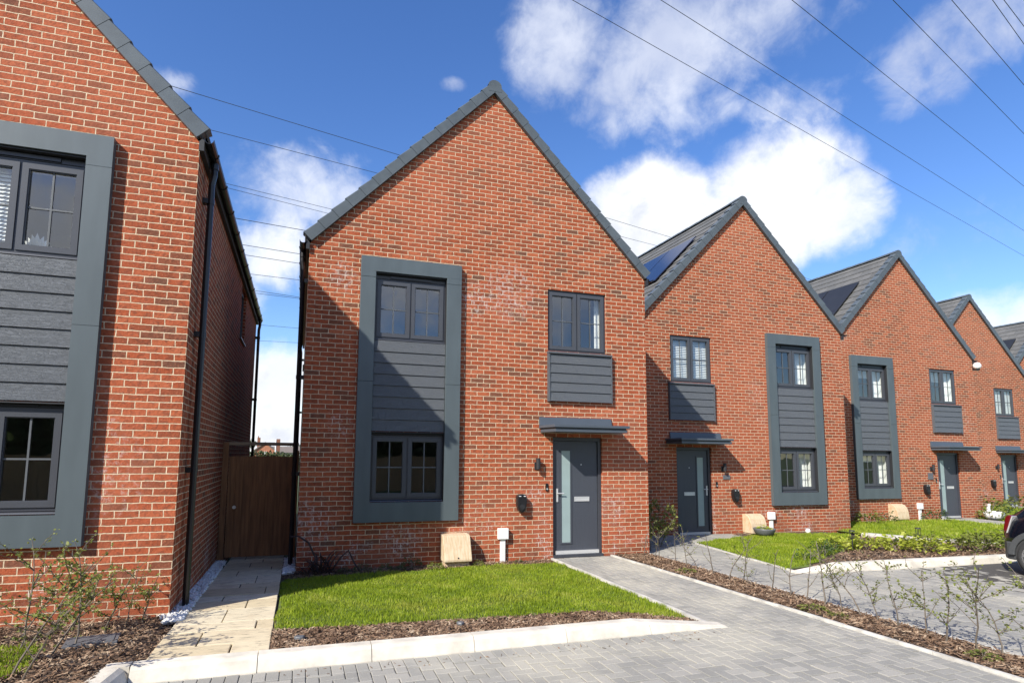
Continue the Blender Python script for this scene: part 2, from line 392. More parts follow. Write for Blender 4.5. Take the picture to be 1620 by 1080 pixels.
def blocks_mesh(name, cells, regions, zf, mat, gap=.0042, bev=.006, jitter=.003):
    V, F, T = [], [], []
    for reg in regions:
        reg = ccw(reg)
        xs = [p[0] for p in reg]; ys = [p[1] for p in reg]
        for cell in cells(min(xs), max(xs), min(ys), max(ys)):
            q = clip(cell, reg)
            if len(q) < 3 or area(q) < .0008: continue
            q = ccw(q); cx = sum(p[0] for p in q)/len(q); cy = sum(p[1] for p in q)/len(q)
            tint = random.random(); dz = random.uniform(-jitter, jitter); tx = random.uniform(-.012,.012); ty = random.uniform(-.012,.012)
            n = len(V); k = len(q)
            def ins(p, d):
                vx, vy = cx-p[0], cy-p[1]; L = math.hypot(vx, vy) + 1e-9
                return (p[0]+vx/L*d*1.3, p[1]+vy/L*d*1.3)
            for lev, (d, h) in enumerate(((gap, -.018), (gap, -bev*.6), (gap+bev, 0))):
                for p in q:
                    a = ins(p, d); V.append((a[0], a[1], zf(a[0], a[1]) + h + dz + (a[0]-cx)*tx + (a[1]-cy)*ty)); T.append(tint)
            for lev in (0, 1):
                for j in range(k):
                    F.append((n+lev*k+j, n+lev*k+(j+1)%k, n+(lev+1)*k+(j+1)%k, n+(lev+1)*k+j))
            F.append(tuple(n+2*k+j for j in range(k)))
    me = bpy.data.meshes.new(name); me.from_pydata(V, [], F); me.update(); me.materials.append(mat)
    at = me.attributes.new('tint', 'FLOAT', 'POINT'); at.data.foreach_set('value', T)
    o = link(name, me); o['kind'] = 'structure'; return o
def herring(x0, x1, y0, y1, u=.1):
    i0, i1, j0, j1 = int(math.floor(x0/u))-2, int(math.ceil(x1/u))+2, int(math.floor(y0/u))-2, int(math.ceil(y1/u))+2
    for i in range(i0, i1):
        for j in range(j0, j1):
            t = (i+j) % 4
            if t == 0: yield [(i*u,j*u), ((i+2)*u,j*u), ((i+2)*u,(j+1)*u), (i*u,(j+1)*u)]
            elif t == 2: yield [(i*u,j*u), ((i+1)*u,j*u), ((i+1)*u,(j+2)*u), (i*u,(j+2)*u)]
def course(x0, x1, y0, y1):   # soldier course along the kerb
    x = x0
    while x < x1:
        yield [(x,y0), (x+.1,y0), (x+.1,y1), (x,y1)]; x += .1
def flag(x0, x1, y0, y1):
    y = y0; k = 0
    while y < y1:
        d = [.30,.45,.30,.60,.45][k % 5]; cuts = [[.0,.62,1.1],[.0,.33,1.1],[.0,.78,1.1],[.0,.45,1.1]][k % 4]
        for a, b in zip(cuts[:-1], cuts[1:]): yield [(x0+a,y), (x0+b,y), (x0+b,y+d), (x0+a,y+d)]
        y += d; k += 1
# right edge line of the main drive and the two edges of the hedge bed
def xe(y): return 5.30 - .036*y          # main path right edge
def xb0(y): return xe(y) + .06           # bed left
def xb1(y): return 6.10 - .018*y         # bed right
YK = -4.27                               # foot of the kerb
drive = [(-1.36,-14), (xe(-14),-14), (xe(YK-.2),YK-.2), (-1.36,YK-.2)]
drive2 = [(-1.2,YK-.2), (4.2,YK-.2), (4.2,YK), (-1.2,YK)]
drive3 = [(4.2,YK-.2), (xe(YK-.2),YK-.2), (xe(YK),YK), (4.2,YK)]
path = [(4.2,YK), (xe(YK),YK), (xe(-.02),-.02), (4.2,-.02)]
base = MB()
for r in (drive, drive2, drive3, path): base.poly([(x,y,-.062) for x,y in ccw(r)])
struct(base, 'driveway_bed', M['joint'])
blocks_mesh('driveway', herring, [drive, drive3], G, M['paver'])
blocks_mesh('kerb_course', course, [drive2], G, M['paver'])
blocks_mesh('front_path', herring, [path], G, M['paver'])
# neighbour's paving
a1 = [(6.16,.95), (6.22,-2.1), (7.40,-2.1), (7.80,.95)]
a2 = [(6.16,2.24), (6.16,.95), (7.80,.95), (9.75,1.78), (9.75,2.24)]
a3 = [(xb1(-14)+.05,-14), (34,-14), (34,-2.14), (7.4,-2.14), (7.4,-2.1), (xb1(-2.1)+.05,-2.1)]
a3 = [(xb1(-11)+.05,-11), (19,-11), (19,-2.14), (xb1(-2.14)+.05,-2.14)]
base = MB()
for r in (a1, a2, a3): base.poly([(x, y, G(x,y)-.014) for x, y in ccw(r)])
struct(base, 'neighbour_drive_bed', M['joint'])
blocks_mesh('neighbour_driveway', herring, [a3], G, M['paver'])
blocks_mesh('neighbour_path', herring, [a1, a2], G, M['paver'])
far_paths = [[(18.9,3.75), (20.2,3.75), (20.2,-.6), (18.9,-.6)], [(26.3,6.5), (27.6,6.5), (27.6,1.2), (26.3,1.2)]]
b = MB()
for r in far_paths: b.poly([(x, y, -.142) for x, y in ccw(r)])
struct(b, 'far_path_bed', M['joint'])
blocks_mesh('far_path', herring, far_paths, lambda x, y: -.13, M['paver'])
# road beyond
rd = MB(); rd.poly([(19,-11,-.15), (60,-11,-.15), (60,-1.2,-.15), (19,-1.2,-.15)])
M['asphalt'] = plain('asphalt', (.06,.06,.062), .9, .2, 30, bump=.002)
struct(rd, 'road', M['asphalt'])
# slab path beside the house
slabreg = [(-1.13,-4.07), (-.19,-4.07), (-.19,1.5), (-1.04,1.5)]
b = MB(); b.poly([(x, y, zslab(x,y)-.02) for x, y in slabreg]); struct(b, 'slab_path_bed', M['soil'])
blocks_mesh('slab_path', flag, [slabreg], zslab, M['slab'], gap=.007, bev=.005, jitter=.003)

# kerbs
def kerb_run(name, x0, x1, y0, z0, drop_to=None, drop_at=None, L=.915, mat=None):
    """upright kerb along x, battered face towards -y"""
    mb = MB(); x = x0
    def prof(x):
        h = .125
        if drop_at is not None and x > drop_at: h = .125 - (.125-.012)*min(1, (x-drop_at)/(x1-drop_at))
        zb = z0(x) - .06
        return [(y0-.005, zb), (y0, zb+.06+min(h,.02)*.5), (y0+.035, z0(x)+h*.78), (y0+.055, z0(x)+h*.96), (y0+.075, z0(x)+h), (y0+.17, z0(x)+h+.002), (y0+.175, zb)]
    while x < x1-.02:
        xa, xb = x+.003, min(x+L, x1)-.003
        cuts = [xa, xb] if drop_at is None or xb <= drop_at else ([xa, drop_at, xb] if xa < drop_at-.01 else [xa, xb])
        rings = [[(t, p[0], p[1]) for p in prof(t)] for t in cuts]
        n = len(rings[0])
        for a, c in zip(rings[:-1], rings[1:]):
            for j in range(n): mb.poly([a[(j+1)%n], a[j], c[j], c[(j+1)%n]])
        mb.poly(rings[0]); mb.poly(rings[-1][::-1])
        x += L
    o = build(mb, name, M['concrete'], smooth=False); o['kind'] = 'structure'; return o
kerb_run('kerb', -1.19, 4.30, YK, lambda x: -.055, drop_at=3.25)
kerb_run('neighbour_kerb', 8.2, 18.6, -2.20, lambda x: G(x,-2.2))
# splayed end of the neighbour's kerb
mb = MB()
for (xa, xb, ha, hb) in ((7.35,8.2,.012,.125),):
    zz = G(7.8,-2)
    for s0, s1 in ((0,1),):
        A = [(xa,-2.15,zz-.06), (xa,-2.14,zz+ha*.5), (xa,-2.09,zz+ha), (xa,-1.98,zz+ha), (xa,-1.975,zz-.06)]
        B = [(xb-.003,-2.205,zz-.06), (xb-.003,-2.195,zz+hb*.5), (xb-.003,-2.14,zz+hb), (xb-.003,-2.03,zz+hb), (xb-.003,-2.025,zz-.06)]
        for j in range(5): mb.poly([A[(j+1)%5], A[j], B[j], B[(j+1)%5]])
        mb.poly(A); mb.poly(B[::-1])
struct(mb, 'neighbour_kerb_end', M['concrete'])
# kerb turning the corner towards the viewer
mb = MB(); y = YK+.05; k = 0
prof = [(-1.185,-.115), (-1.19,-.02), (-1.225,.045), (-1.26,.07), (-1.375,.074), (-1.385,-.115)]
while y > -12:
    ya, yb = y-.003, y-.912
    A = [(p[0]-.13*max(0,(YK+.05-ya))*0, ya, p[1]) for p in prof]; B = [(p[0], yb, p[1]) for p in prof]
    n = len(prof)
    A = [(x-.14*min(.9,(YK+.05-ya)), yy, z) for x, yy, z in A]; B = [(x-.14*min(.9,(YK+.05-yb)), yy, z) for x, yy, z in B]
    for j in range(n): mb.poly([A[(j+1)%n], A[j], B[j], B[(j+1)%n]])
    mb.poly(A); mb.poly(B[::-1]); y -= .915
# mitred corner stone
mb.prism([(-1.372,YK+.055), (-1.196,YK+.055), (-1.196,YK+.172), (-1.372,YK+.172)], 'z', -.11, .071)
struct(mb, 'side_kerb', M['concrete'])
# thin path edgings
def edging(name, fx, ya, yb, zf, w=.04, h=.022):
    mb = MB(); y = ya
    while y > yb+.02:
        y2 = max(y-.915, yb)
        P = [(fx(y)-w/2, y-.002), (fx(y)+w/2, y-.002), (fx(y2)+w/2, y2+.002), (fx(y2)-w/2, y2+.002)]
        j = random.uniform(-.003,.003); jx = random.uniform(-.004,.004)
        lo = [(a+jx, b, zf(a,b)-.08) for a, b in P]; hi = [(a+jx, b, zf(a,b)+h+j) for a, b in P]
        n = 4
        for i in range(n): mb.poly([lo[(i+1)%n], lo[i], hi[i], hi[(i+1)%n]][::1])
        mb.poly(hi[::-1]); y = y2
    return struct(mb, name, M['edging'])
edging('path_edging', lambda y: 4.165, -.05, -4.2, G)
edging('bed_edging', lambda y: xe(y)+.03, -.02, -13.5, G)
edging('bed_edging', lambda y: xb1(y), .0, -13.5, G)
edging('lawn_edging', lambda y: 7.43+.125*(y+2.1), .93, -2.05, G)
edging('far_lawn_edging', lambda y: 13.98-.60*(y+.8), 1.25, -2.0, lambda x, y: -.10, w=.16, h=.06)
edging('far_path_edging', lambda y: 18.85, 3.7, -.6, lambda x, y: -.13, w=.06, h=.03)

# lawns, beds: a soil sheet and blades / chips
def pip(poly, X, Y):
    ins = np.zeros(len(X), bool); n = len(poly)
    for i in range(n):
        x1, y1 = poly[i]; x2, y2 = poly[(i+1)%n]
        c = ((y1 > Y) != (y2 > Y)) & (X < (x2-x1)*(Y-y1)/((y2-y1)+1e-12) + x1)
        ins ^= c
    return ins
def sheet(name, poly, zf, mat, dz=0.0, step=.25):
    """fine grid trimmed to the polygon, following zf"""
    poly = ccw(poly); xs = [p[0] for p in poly]; ys = [p[1] for p in poly]; mb = MB()
    x = min(xs)
    conv = all(((poly[(i+1)%len(poly)][0]-poly[i][0])*(poly[(i+2)%len(poly)][1]-poly[(i+1)%len(poly)][1]) - (poly[(i+1)%len(poly)][1]-poly[i][1])*(poly[(i+2)%len(poly)][0]-poly[(i+1)%len(poly)][0])) >= -1e-9 for i in range(len(poly)))
    while x < max(xs):
        y = min(ys)
        while y < max(ys):
            q = clip([(x,y), (x+step,y), (x+step,y+step), (x,y+step)], poly) if conv else [(x,y), (x+step,y), (x+step,y+step), (x,y+step)]
            if not conv:
                c = pip(poly, np.array([x+step/2]), np.array([y+step/2]))[0]
                if not c: q = []
            if len(q) >= 3 and area(q) > 1e-6: mb.poly([(a, b, zf(a,b)+dz) for a, b in q])
            y += step
        x += step
    o = build(mb, name, mat, weld=True); o['kind'] = 'structure'; return o
def ragged(poly, amp=.05, step=.12):
    out = []
    for (x0,y0), (x1,y1) in zip(poly, poly[1:]+poly[:1]):
        k = max(1, int(math.hypot(x1-x0, y1-y0)/step))
        for q in range(k): out.append((x0+(x1-x0)*q/k + random.gauss(0,amp*.5), y0+(y1-y0)*q/k + random.gauss(0,amp*.5)))
    return out
def blades(name, label, poly, zf, n, hmin, hmax, w, mat, lean=.5, density=None):
    poly = ragged(poly)
    xs = [p[0] for p in poly]; ys = [p[1] for p in poly]
    X = RNG.uniform(min(xs), max(xs), n*2); Y = RNG.uniform(min(ys), max(ys), n*2)
    k = pip(poly, X, Y); X, Y = X[k][:n], Y[k][:n]
    m = len(X); Z = np.array([zf(a, b) for a, b in zip(X, Y)])
    # clumpy height
    cl = .75 + .5*np.sin(X*5.1+1.3*np.sin(Y*3.7))*np.sin(Y*6.3+X*1.1)*.5
    h = RNG.uniform(hmin, hmax, m)*cl; a = RNG.uniform(0, 2*PI, m); b = RNG.uniform(0, 2*PI, m); ln = RNG.uniform(.1, lean, m)*h
    ww = RNG.uniform(.6, 1.3, m)*w/2
    V = np.zeros((m, 5, 3))
    V[:,0] = np.stack([X-np.cos(a)*ww, Y-np.sin(a)*ww, Z-.005], 1); V[:,1] = np.stack([X+np.cos(a)*ww, Y+np.sin(a)*ww, Z-.005], 1)
    mx, my = X+np.cos(b)*ln*.35, Y+np.sin(b)*ln*.35
    V[:,2] = np.stack([mx+np.cos(a)*ww*.8, my+np.sin(a)*ww*.8, Z+h*.55], 1); V[:,3] = np.stack([mx-np.cos(a)*ww*.8, my-np.sin(a)*ww*.8, Z+h*.55], 1)
    V[:,4] = np.stack([X+np.cos(b)*ln, Y+np.sin(b)*ln, Z+h], 1)
    i = np.arange(m)*5
    F = np.concatenate([np.stack([i,i+1,i+2],1), np.stack([i,i+2,i+3],1), np.stack([i+3,i+2,i+4],1)])
    o = link(name, fast_mesh(name, V.reshape(-1,3), F, mat)); return tag(o, label, 'grass', None, 'stuff')
def chips(name, label, poly, zf, n, mat, lmin=.02, lmax=.06, lift=.012, cat='mulch'):
    xs = [p[0] for p in poly]; ys = [p[1] for p in poly]
    X = RNG.uniform(min(xs), max(xs), n*3); Y = RNG.uniform(min(ys), max(ys), n*3)
    k = pip(poly, X, Y); X, Y = X[k][:n], Y[k][:n]; m = len(X)
    Z = np.array([zf(a, b) for a, b in zip(X, Y)]) + RNG.uniform(0, lift, m)
    a = RNG.uniform(0, 2*PI, m); L = RNG.uniform(lmin, lmax, m)/2; W = RNG.uniform(.006, .016, m)/2*(L/.02)**.5
    pt = RNG.normal(0, .32, m); rl = RNG.normal(0, .45, m)
    ux = np.stack([np.cos(a)*np.cos(pt), np.sin(a)*np.cos(pt), np.sin(pt)], 1)*L[:,None]
    vx = np.stack([-np.sin(a)*np.cos(rl), np.cos(a)*np.cos(rl), np.sin(rl)], 1)*W[:,None]
    c = np.stack([X, Y, Z], 1); up = np.array([0,0,.004])
    V = np.stack([c-ux-vx, c+ux-vx*.6, c+ux*.9+vx, c-ux*.8+vx, c-ux*.3+up+vx*.2, c+ux*.4+up], 1)
    i = np.arange(m)*6
    F = np.concatenate([np.stack([i,i+1,i+5,i+4],1), np.stack([i+1,i+2,i+5,i+5],1)[:, [0,1,2,3]], np.stack([i+2,i+3,i+4,i+5],1)])
    F = np.concatenate([np.stack([i,i+1,i+5],1), np.stack([i,i+5,i+4],1), np.stack([i+1,i+2,i+5],1), np.stack([i+2,i+3,i+4],1), np.stack([i+2,i+4,i+5],1), np.stack([i+3,i,i+4],1)])
    o = link(name, fast_mesh(name, V.reshape(-1,3), F, mat)); return tag(o, label, cat, None, 'stuff')

lawn = [(-.17,-.62), (.6,-.50), (1.7,-.46), (3.1,-.34), (4.12,-.42), (4.13,-3.85), (3.6,-3.72), (2.6,-3.66), (1.4,-3.60), (.4,-3.52), (-.17,-3.45)]
plot = [(-.19,0.0), (4.14,0.0), (4.14,-4.10), (-.19,-4.10)]
sheet('lawn_soil', plot, zlawn, M['soil'], -.012)
sheet('lawn', lawn, zlawn, M['lawnbase'], .002, .1)
blades('lawn_grass', 'bright green shaggy grass of the lawn in front of the middle house', lawn, zlawn, 64000, .022, .060, .007, M['grass'])
strip = [(-.19,-3.45), (.4,-3.50), (1.4,-3.58), (2.6,-3.64), (3.6,-3.70), (4.13,-3.85), (4.13,-4.08), (-.19,-4.08)]
chips('bark_mulch', 'brown bark chips between the middle lawn and the pale kerb', strip, zlawn, 6500, M['mulch'])
back = [(-.19,-.02), (4.1,-.02), (4.1,-.42), (3.1,-.32), (1.7,-.44), (.6,-.48), (-.19,-.6)]
chips('wall_mulch', 'thin brown bark chips along the foot of the middle house wall', back, zlawn, 2600, M['mulch'])
def zbed(x, y): return G(x, y) + .018
bed = [(xb0(-.02),-.02), (xb1(-.02)-.03,-.02), (xb1(-13)-.03,-13), (xb0(-13),-13)]
sheet('hedge_bed', bed, zbed, M['soil'], -.006, .3)
chips('spilled_bark', 'a few brown bark chips spilled along the paving edges', [(-.15,-4.30), (4.1,-4.30), (4.2,-4.55), (-.15,-4.48)], G, 70, M['mulch'], .015, .04, .006)
chips('hedge_mulch', 'brown bark chips filling the long hedge bed between the two drives', [(xb0(0)+.02,-.03), (xb1(0)-.05,-.03), (xb1(-8)-.05,-8), (xb0(-8)+.02,-8)], zbed, 11000, M['mulch'], .02, .075, .02)
def zleft(x, y): return .040 + .02*sstep(-2.6,-4.2,y) - .05*sstep(-1.34,-1.12,x)*sstep(-4.3,-4.0,y)
lbed = [(-9,-2.57), (-1.30,-2.57), (-1.04,-2.75), (-1.04,-4.06), (-1.36,-4.2), (-1.39,-5.0), (-1.50,-14), (-9,-14)]
sheet('left_bed', lbed, zleft, M['soil'], -.01, .15)
chips('left_mulch', 'dark brown bark chips in the shrub bed under the left house wall', [(-3.6,-2.6), (-1.36,-2.6), (-1.10,-2.78), (-1.13,-4.02), (-1.37,-4.12), (-1.40,-5.6), (-3.6,-5.6)], zleft, 11500, M['mulch'], .02, .06, .02)
lgrass = [(-2.02,-3.45), (-3.9,-3.2), (-4.2,-5.0), (-2.2,-4.6), (-1.93,-4.0)]
sheet('left_lawn', lgrass[::-1] if area(lgrass) < 0 else lgrass, zleft, M['lawnbase'], .006, .1)
blades('left_grass', 'small patch of bright grass behind the shrubs by the left house', lgrass, zleft, 16000, .03, .075, .008, M['grass'])
# neighbour's garden
zn = lambda x, y: G(x, y) + .012 + .09*sstep(.6,-1.9,y)*sstep(0, 1.1, x - (7.46+.125*(y+2.1)))
nlawn = [(7.48,-1.85), (7.86,.93), (8.9,1.36), (9.9,1.72), (11.2,1.95), (12.6,1.5), (10.6,-.45), (9.9,-.75), (8.9,-1.25), (8.2,-1.75)]
nplot = [(7.46,-1.98), (7.84,.95), (9.76,1.76), (9.8,2.24), (12.6,2.24), (12.75,1.15), (13.9,-.75), (14.6,-1.98)]
sheet('neighbour_soil', nplot, zn, M['soil'], -.012, .15)
sheet('neighbour_lawn', nlawn, zn, M['lawnbase'], .002, .12)
blades('neighbour_grass', 'green lawn grass in front of the second house', nlawn, zn, 30000, .025, .07, .010, M['grass'])
chips('neighbour_mulch', 'brown bark chips around the lime perennials behind the far kerb', [(7.7,-1.95), (8.3,-1.75), (9.9,-.75), (10.6,-.45), (12.5,1.3), (13.9,-.75), (14.4,-1.95)], zn, 7000, M['mulch'], .03, .08, .02)
zf3 = lambda x, y: -.12 + .04*sstep(2,-1,y)
flawn = [(13.0,3.6), (13.05,1.2), (14.25,-.85), (18.75,-.6), (18.8,3.4), (16,3.55)]
sheet('far_lawn', flawn, zf3, M['lawnbase'], 0, .3)
blades('far_grass', 'green lawn grass in front of the third house', flawn, zf3, 22000, .05, .11, .013, M['grass'])
flawn2 = [(20.4,6.3), (20.4,-.3), (26.1,-.3), (26.1,6.3)]
sheet('fourth_lawn', flawn2, lambda x, y: -.14, M['lawnbase'], 0, .6)
blades('fourth_grass', 'rough grass in front of the fourth house', flawn2, lambda x, y: -.14, 14000, .06, .16, .02, M['grass'])
# white pebble margin
def pebbles(name, label, poly, zf, n):
    X = RNG.uniform(min(p[0] for p in poly), max(p[0] for p in poly), n*2); Y = RNG.uniform(min(p[1] for p in poly), max(p[1] for p in poly), n*2)
    k = pip(poly, X, Y); X, Y = X[k][:n], Y[k][:n]
    base = np.array([(1,0,0),(-1,0,0),(0,1,0),(0,-1,0),(0,0,1),(0,0,-1)], float)
    tri = np.array([(0,2,4),(2,1,4),(1,3,4),(3,0,4),(2,0,5),(1,2,5),(3,1,5),(0,3,5)])
    V, F = [], []
    for i, (x, y) in enumerate(zip(X, Y)):
        s = RNG.uniform(.013,.030); b = base*s*RNG.uniform(.7,1.3,(6,1)); b[:,2] *= .7; a = RNG.uniform(0,6.28)
        R = np.array([[math.cos(a),-math.sin(a),0],[math.sin(a),math.cos(a),0],[0,0,1]])
        V.append(b@R.T + np.array([x, y, zf(x,y)+RNG.uniform(0,.012)])); F.append(tri+6*i)
    o = link(name, fast_mesh(name, np.concatenate(V), np.concatenate(F), M['gravelwhite'])); return tag(o, label, 'pebbles', None, 'stuff')
pebreg = [(-1.32,-2.60), (-1.22,-2.9), (-1.06,-2.85), (-1.07,1.1), (-1.23,1.1)]
sheet('pebble_bed', pebreg, zslab, M['slate'], -.012, .1)
pebbles('white_pebbles', 'white pebble margin along the side wall of the left house', pebreg, zslab, 1500)
pebreg2 = [(-.18,-.35), (-.02,-.25), (-.01,1.1), (-.18,1.1)]
sheet('pebble_margin', pebreg2, zslab, M['gravelwhite'], -.012, .1)
pebbles('wall_pebbles', 'white pebbles at the foot of the middle house downpipe', pebreg2, zslab, 500)

# ------------------------------------------------------------------ houses
W, D = 6.12, 9.4
EZ, AZ = 5.04, 8.19
def grid_wall(mb, axis, c, a0, a1, z0, z1, holes, depth, sign):
    """flat wall with rectangular openings and reveals. axis 'y' -> plane y=c, spans x; 'x' -> plane x=c, spans y. sign: direction into the wall"""
    A = sorted({a0, a1, *[h[0] for h in holes], *[h[1] for h in holes]}); Z = sorted({z0, z1, *[h[2] for h in holes], *[h[3] for h in holes]})
    def P(a, z, d=0): return (a, c+d*sign, z) if axis == 'y' else (c+d*sign, a, z)
    fl = (axis == 'y') == (sign > 0)
    def add(q): mb.poly(q if fl else q[::-1])
    for i in range(len(A)-1):
        for j in range(len(Z)-1):
            ca, cz = (A[i]+A[i+1])/2, (Z[j]+Z[j+1])/2
            if any(h[0] < ca < h[1] and h[2] < cz < h[3] for h in holes): continue
            add([P(A[i],Z[j]), P(A[i+1],Z[j]), P(A[i+1],Z[j+1]), P(A[i],Z[j+1])])
    for h in holes:
        x0, x1, y0, y1 = h; d = depth
        add([P(x0,y0), P(x0,y1), P(x0,y1,d), P(x0,y0,d)]); add([P(x1,y1), P(x1,y0), P(x1,y0,d), P(x1,y1,d)])
        add([P(x0,y1), P(x1,y1), P(x1,y1,d), P(x0,y1,d)]); add([P(x1,y0), P(x0,y0), P(x0,y0,d), P(x1,y0,d)])
HOLES = [(1.04,2.25,3.546,4.66), (1.04,2.25,.955,2.06), (4.12,5.285,3.565,4.685), (4.21,5.18,-.02,2.03)]
SIDE = (5.4,6.4,3.85,4.9)
CACHE = {}
def cached(key, maker, name, mat, mirror, parent, smooth=False, bevel=0):
    k = (key, mirror is not None)
    if k not in CACHE:
        mb = MB(); maker(mb); CACHE[k] = mb.mesh(name, mat, mirror, smooth)
    o = link(name, CACHE[k], parent)
    if bevel:
        w = o.modifiers.new('weld', 'WELD'); w.merge_threshold = .0004
        b = o.modifiers.new('bevel', 'BEVEL'); b.width = bevel; b.segments = 2; b.limit_method = 'ANGLE'; b.angle_limit = .7
    return o
def mk_wall(mb):
    grid_wall(mb, 'y', 0, 0, W, -.5, EZ, HOLES, .13, 1)
    mb.poly([(0,0,EZ), (W,0,EZ), (W/2,0,AZ)])
    grid_wall(mb, 'x', 0, 0, D, -.5, EZ, [SIDE], .1, 1)
    grid_wall(mb, 'x', W, 0, D, -.5, EZ, [], .1, -1)
    mb.poly([(W,D,-.5), (0,D,-.5), (0,D,EZ), (W/2,D,AZ), (W,D,EZ)])
def mk_interior(mb):
    for (z0, z1) in ((.005,2.42), (2.6,4.98)):
        x0, x1, y0, y1 = .14, W-.14, .335, 3.7
        q = [(x0,y0,z0), (x1,y0,z0), (x1,y1,z0), (x0,y1,z0)]; r = [(a,b,z1) for a, b, _ in q]
        mb.poly(q); mb.poly(r[::-1]); mb.poly([q[1],q[0],r[0],r[1]][::1]) if False else None
        mb.poly([q[2],q[3],r[3],r[2]]); mb.poly([q[1],q[2],r[2],r[1]]); mb.poly([q[3],q[0],r[0],r[3]])
        xm = 3.3
        mb.poly([(xm,y0,z0), (xm,y1,z0), (xm,y1,z1), (xm,y0,z1)]); mb.poly([(xm+.1,y1,z0), (xm+.1,y0,z0), (xm+.1,y0,z1), (xm+.1,y1,z1)])
SL = 1.03
def ztop(x): return 8.36 - SL*abs(x - W/2)
def mk_roof(mb):
    y0, y1 = -.055, D+.05; n = 15; xo = -.06
    for s in (0, 1):
        def X(x): return x if s == 0 else W - x
        L = math.hypot(W/2-xo, SL*(W/2-xo))
        for i in range(n):
            xa = xo + (W/2-xo)*i/n; xb = xo + (W/2-xo)*(i+1)/n + .02
            za, zb = ztop(xa), ztop(min(xb, W/2))
            xb = min(xb, W/2)
            lift = .026; nx, nz = -SL/math.hypot(1,SL), 1/math.hypot(1,SL)
            pa = (X(xa+nx*lift), za+nz*lift); pb = (X(xb+nx*.004), zb+nz*.004)
            uva = [(y0,i+.02), (y1,i+.02), (y1,i+.98), (y0,i+.98)]
            q = [(pa[0],y0,pa[1]), (pa[0],y1,pa[1]), (pb[0],y1,pb[1]), (pb[0],y0,pb[1])]
            if s == 0: mb.poly(q[::-1], uva[::-1])
            else: mb.poly(q, uva)
            f = [(X(xa),y0,za-.01), (X(xa),y1,za-.01), (pa[0],y1,pa[1]), (pa[0],y0,pa[1])]
            mb.poly(f[::-1] if s == 0 else f, [(y0,i+.3)]*4)
        # underside deck
        q = [(X(xo),y0,ztop(xo)-.12), (X(xo),y1,ztop(xo)-.12), (W/2,y1,ztop(W/2)-.12), (W/2,y0,ztop(W/2)-.12)]
        mb.poly(q if s == 0 else q[::-1], [(0,.5)]*4)
def mk_verge(mb):
    n = 15; xo = -.06
    L = math.hypot(1, SL); u = np.array([1/L, SL/L]); nn = np.array([-SL/L, 1/L])
    for i in range(n):
        x0 = xo + (W/2-xo)*i/n; step = (W/2-xo)/n*L
        o = np.array([x0, ztop(x0)]); a = o - nn*.118; 
        if i == n-1: step -= .04
        e = step - (.006 if i < n-1 else 0)
        lo, hi = .034, .012     # proud at its lower end, tucked in at the upper
        for (yA, yB, top) in ((-.078, .11, None),):
            P = [a, a+u*e, o+u*e+nn*(.018+hi), o+nn*(.018+lo)]
            # face with a rounded shoulder
            Q = [(p[0], yA+.0, p[1]) for p in P]
            sh0, sh1 = P[3]+nn*.014, P[2]+nn*.014
            mb.poly([Q[0], Q[1], Q[2], Q[3]])
            mb.poly([Q[3], Q[2], (sh1[0],yA+.02,sh1[1]), (sh0[0],yA+.02,sh0[1])])
            mb.poly([(sh0[0],yA+.02,sh0[1]), (sh1[0],yA+.02,sh1[1]), (sh1[0],yB,sh1[1]), (sh0[0],yB,sh0[1])])
            # lower end
            mb.poly([(P[0][0],yB*.2,P[0][1]), Q[0], Q[3], (sh0[0],yA+.02,sh0[1]), (sh0[0],yB,sh0[1])])
            # under lip
            mb.poly([(P[0][0],-.012,P[0][1]), (P[1][0],-.012,P[1][1]), Q[1], Q[0]])
            mb.poly([(sh1[0],yB,sh1[1]), Q[2], Q[1], (P[1][0],yB*.2,P[1][1])])
def mk_verge2(mb):
    t = MB(); mk_verge(t)
    k = 0
    for f in t.f:
        pts = [t.v[i] for i in f]; mb.poly([(W-x, y, z) for x, y, z in pts][::-1])
def mk_ridge(mb):
    y = -.085; i = 0
    while y < D+.08:
        y2 = min(y+.44, D+.09); r0 = .128 if i == 0 else .12; zc = 8.36-.055
        A, B = [], []
        for j in range(9):
            t = PI*j/8*.86 + PI*.07
            A.append((W/2+math.cos(t)*r0, y+.004, zc+math.sin(t)*(r0-.012))); B.append((W/2+math.cos(t)*(r0-.006), y2, zc+math.sin(t)*(r0-.018)))
        for j in range(8): mb.poly([A[j], A[j+1], B[j+1], B[j]][::-1])
        mb.poly([(W/2-.125,y+.004,zc-.10), (W/2+.125,y+.004,zc-.10)] + A) if i == 0 else mb.poly([(W/2,y+.004,zc)] + A)
        y = y2; i += 1
def mk_gutter(mb):
    xc, zc, r = -.105, 5.06, .052
    A = []
    for j in range(7):
        t = PI + PI*j/6; A.append((xc+math.cos(t)*r, zc+math.sin(t)*r))
    inner = [(xc+math.cos(PI+PI*j/6)*(r-.006), zc+math.sin(PI+PI*j/6)*(r-.006)) for j in range(6,-1,-1)]
    mb.prism(A + inner, 'y', -.07, D+.05)
    # brackets
    y = .3
    while y < D:
        B = [(xc+math.cos(PI+PI*j/6)*(r+.008), zc+math.sin(PI+PI*j/6)*(r+.008)) for j in range(7)]
        mb.prism(B + [(xc+r+.008, zc+.02), (xc-r-.008, zc+.012)], 'y', y, y+.03); y += .85
def mk_fascia(mb):
    mb.box(-.052,-.036,-.03,D+.04,4.93,5.09); mb.box(-.036,-.002,-.002,D,4.93,4.945)
    mb.prism([(-.055,4.925), (-.002,4.925), (-.002,5.03), (-.03,5.06), (-.055,5.05)], 'y', -.056, -.004)
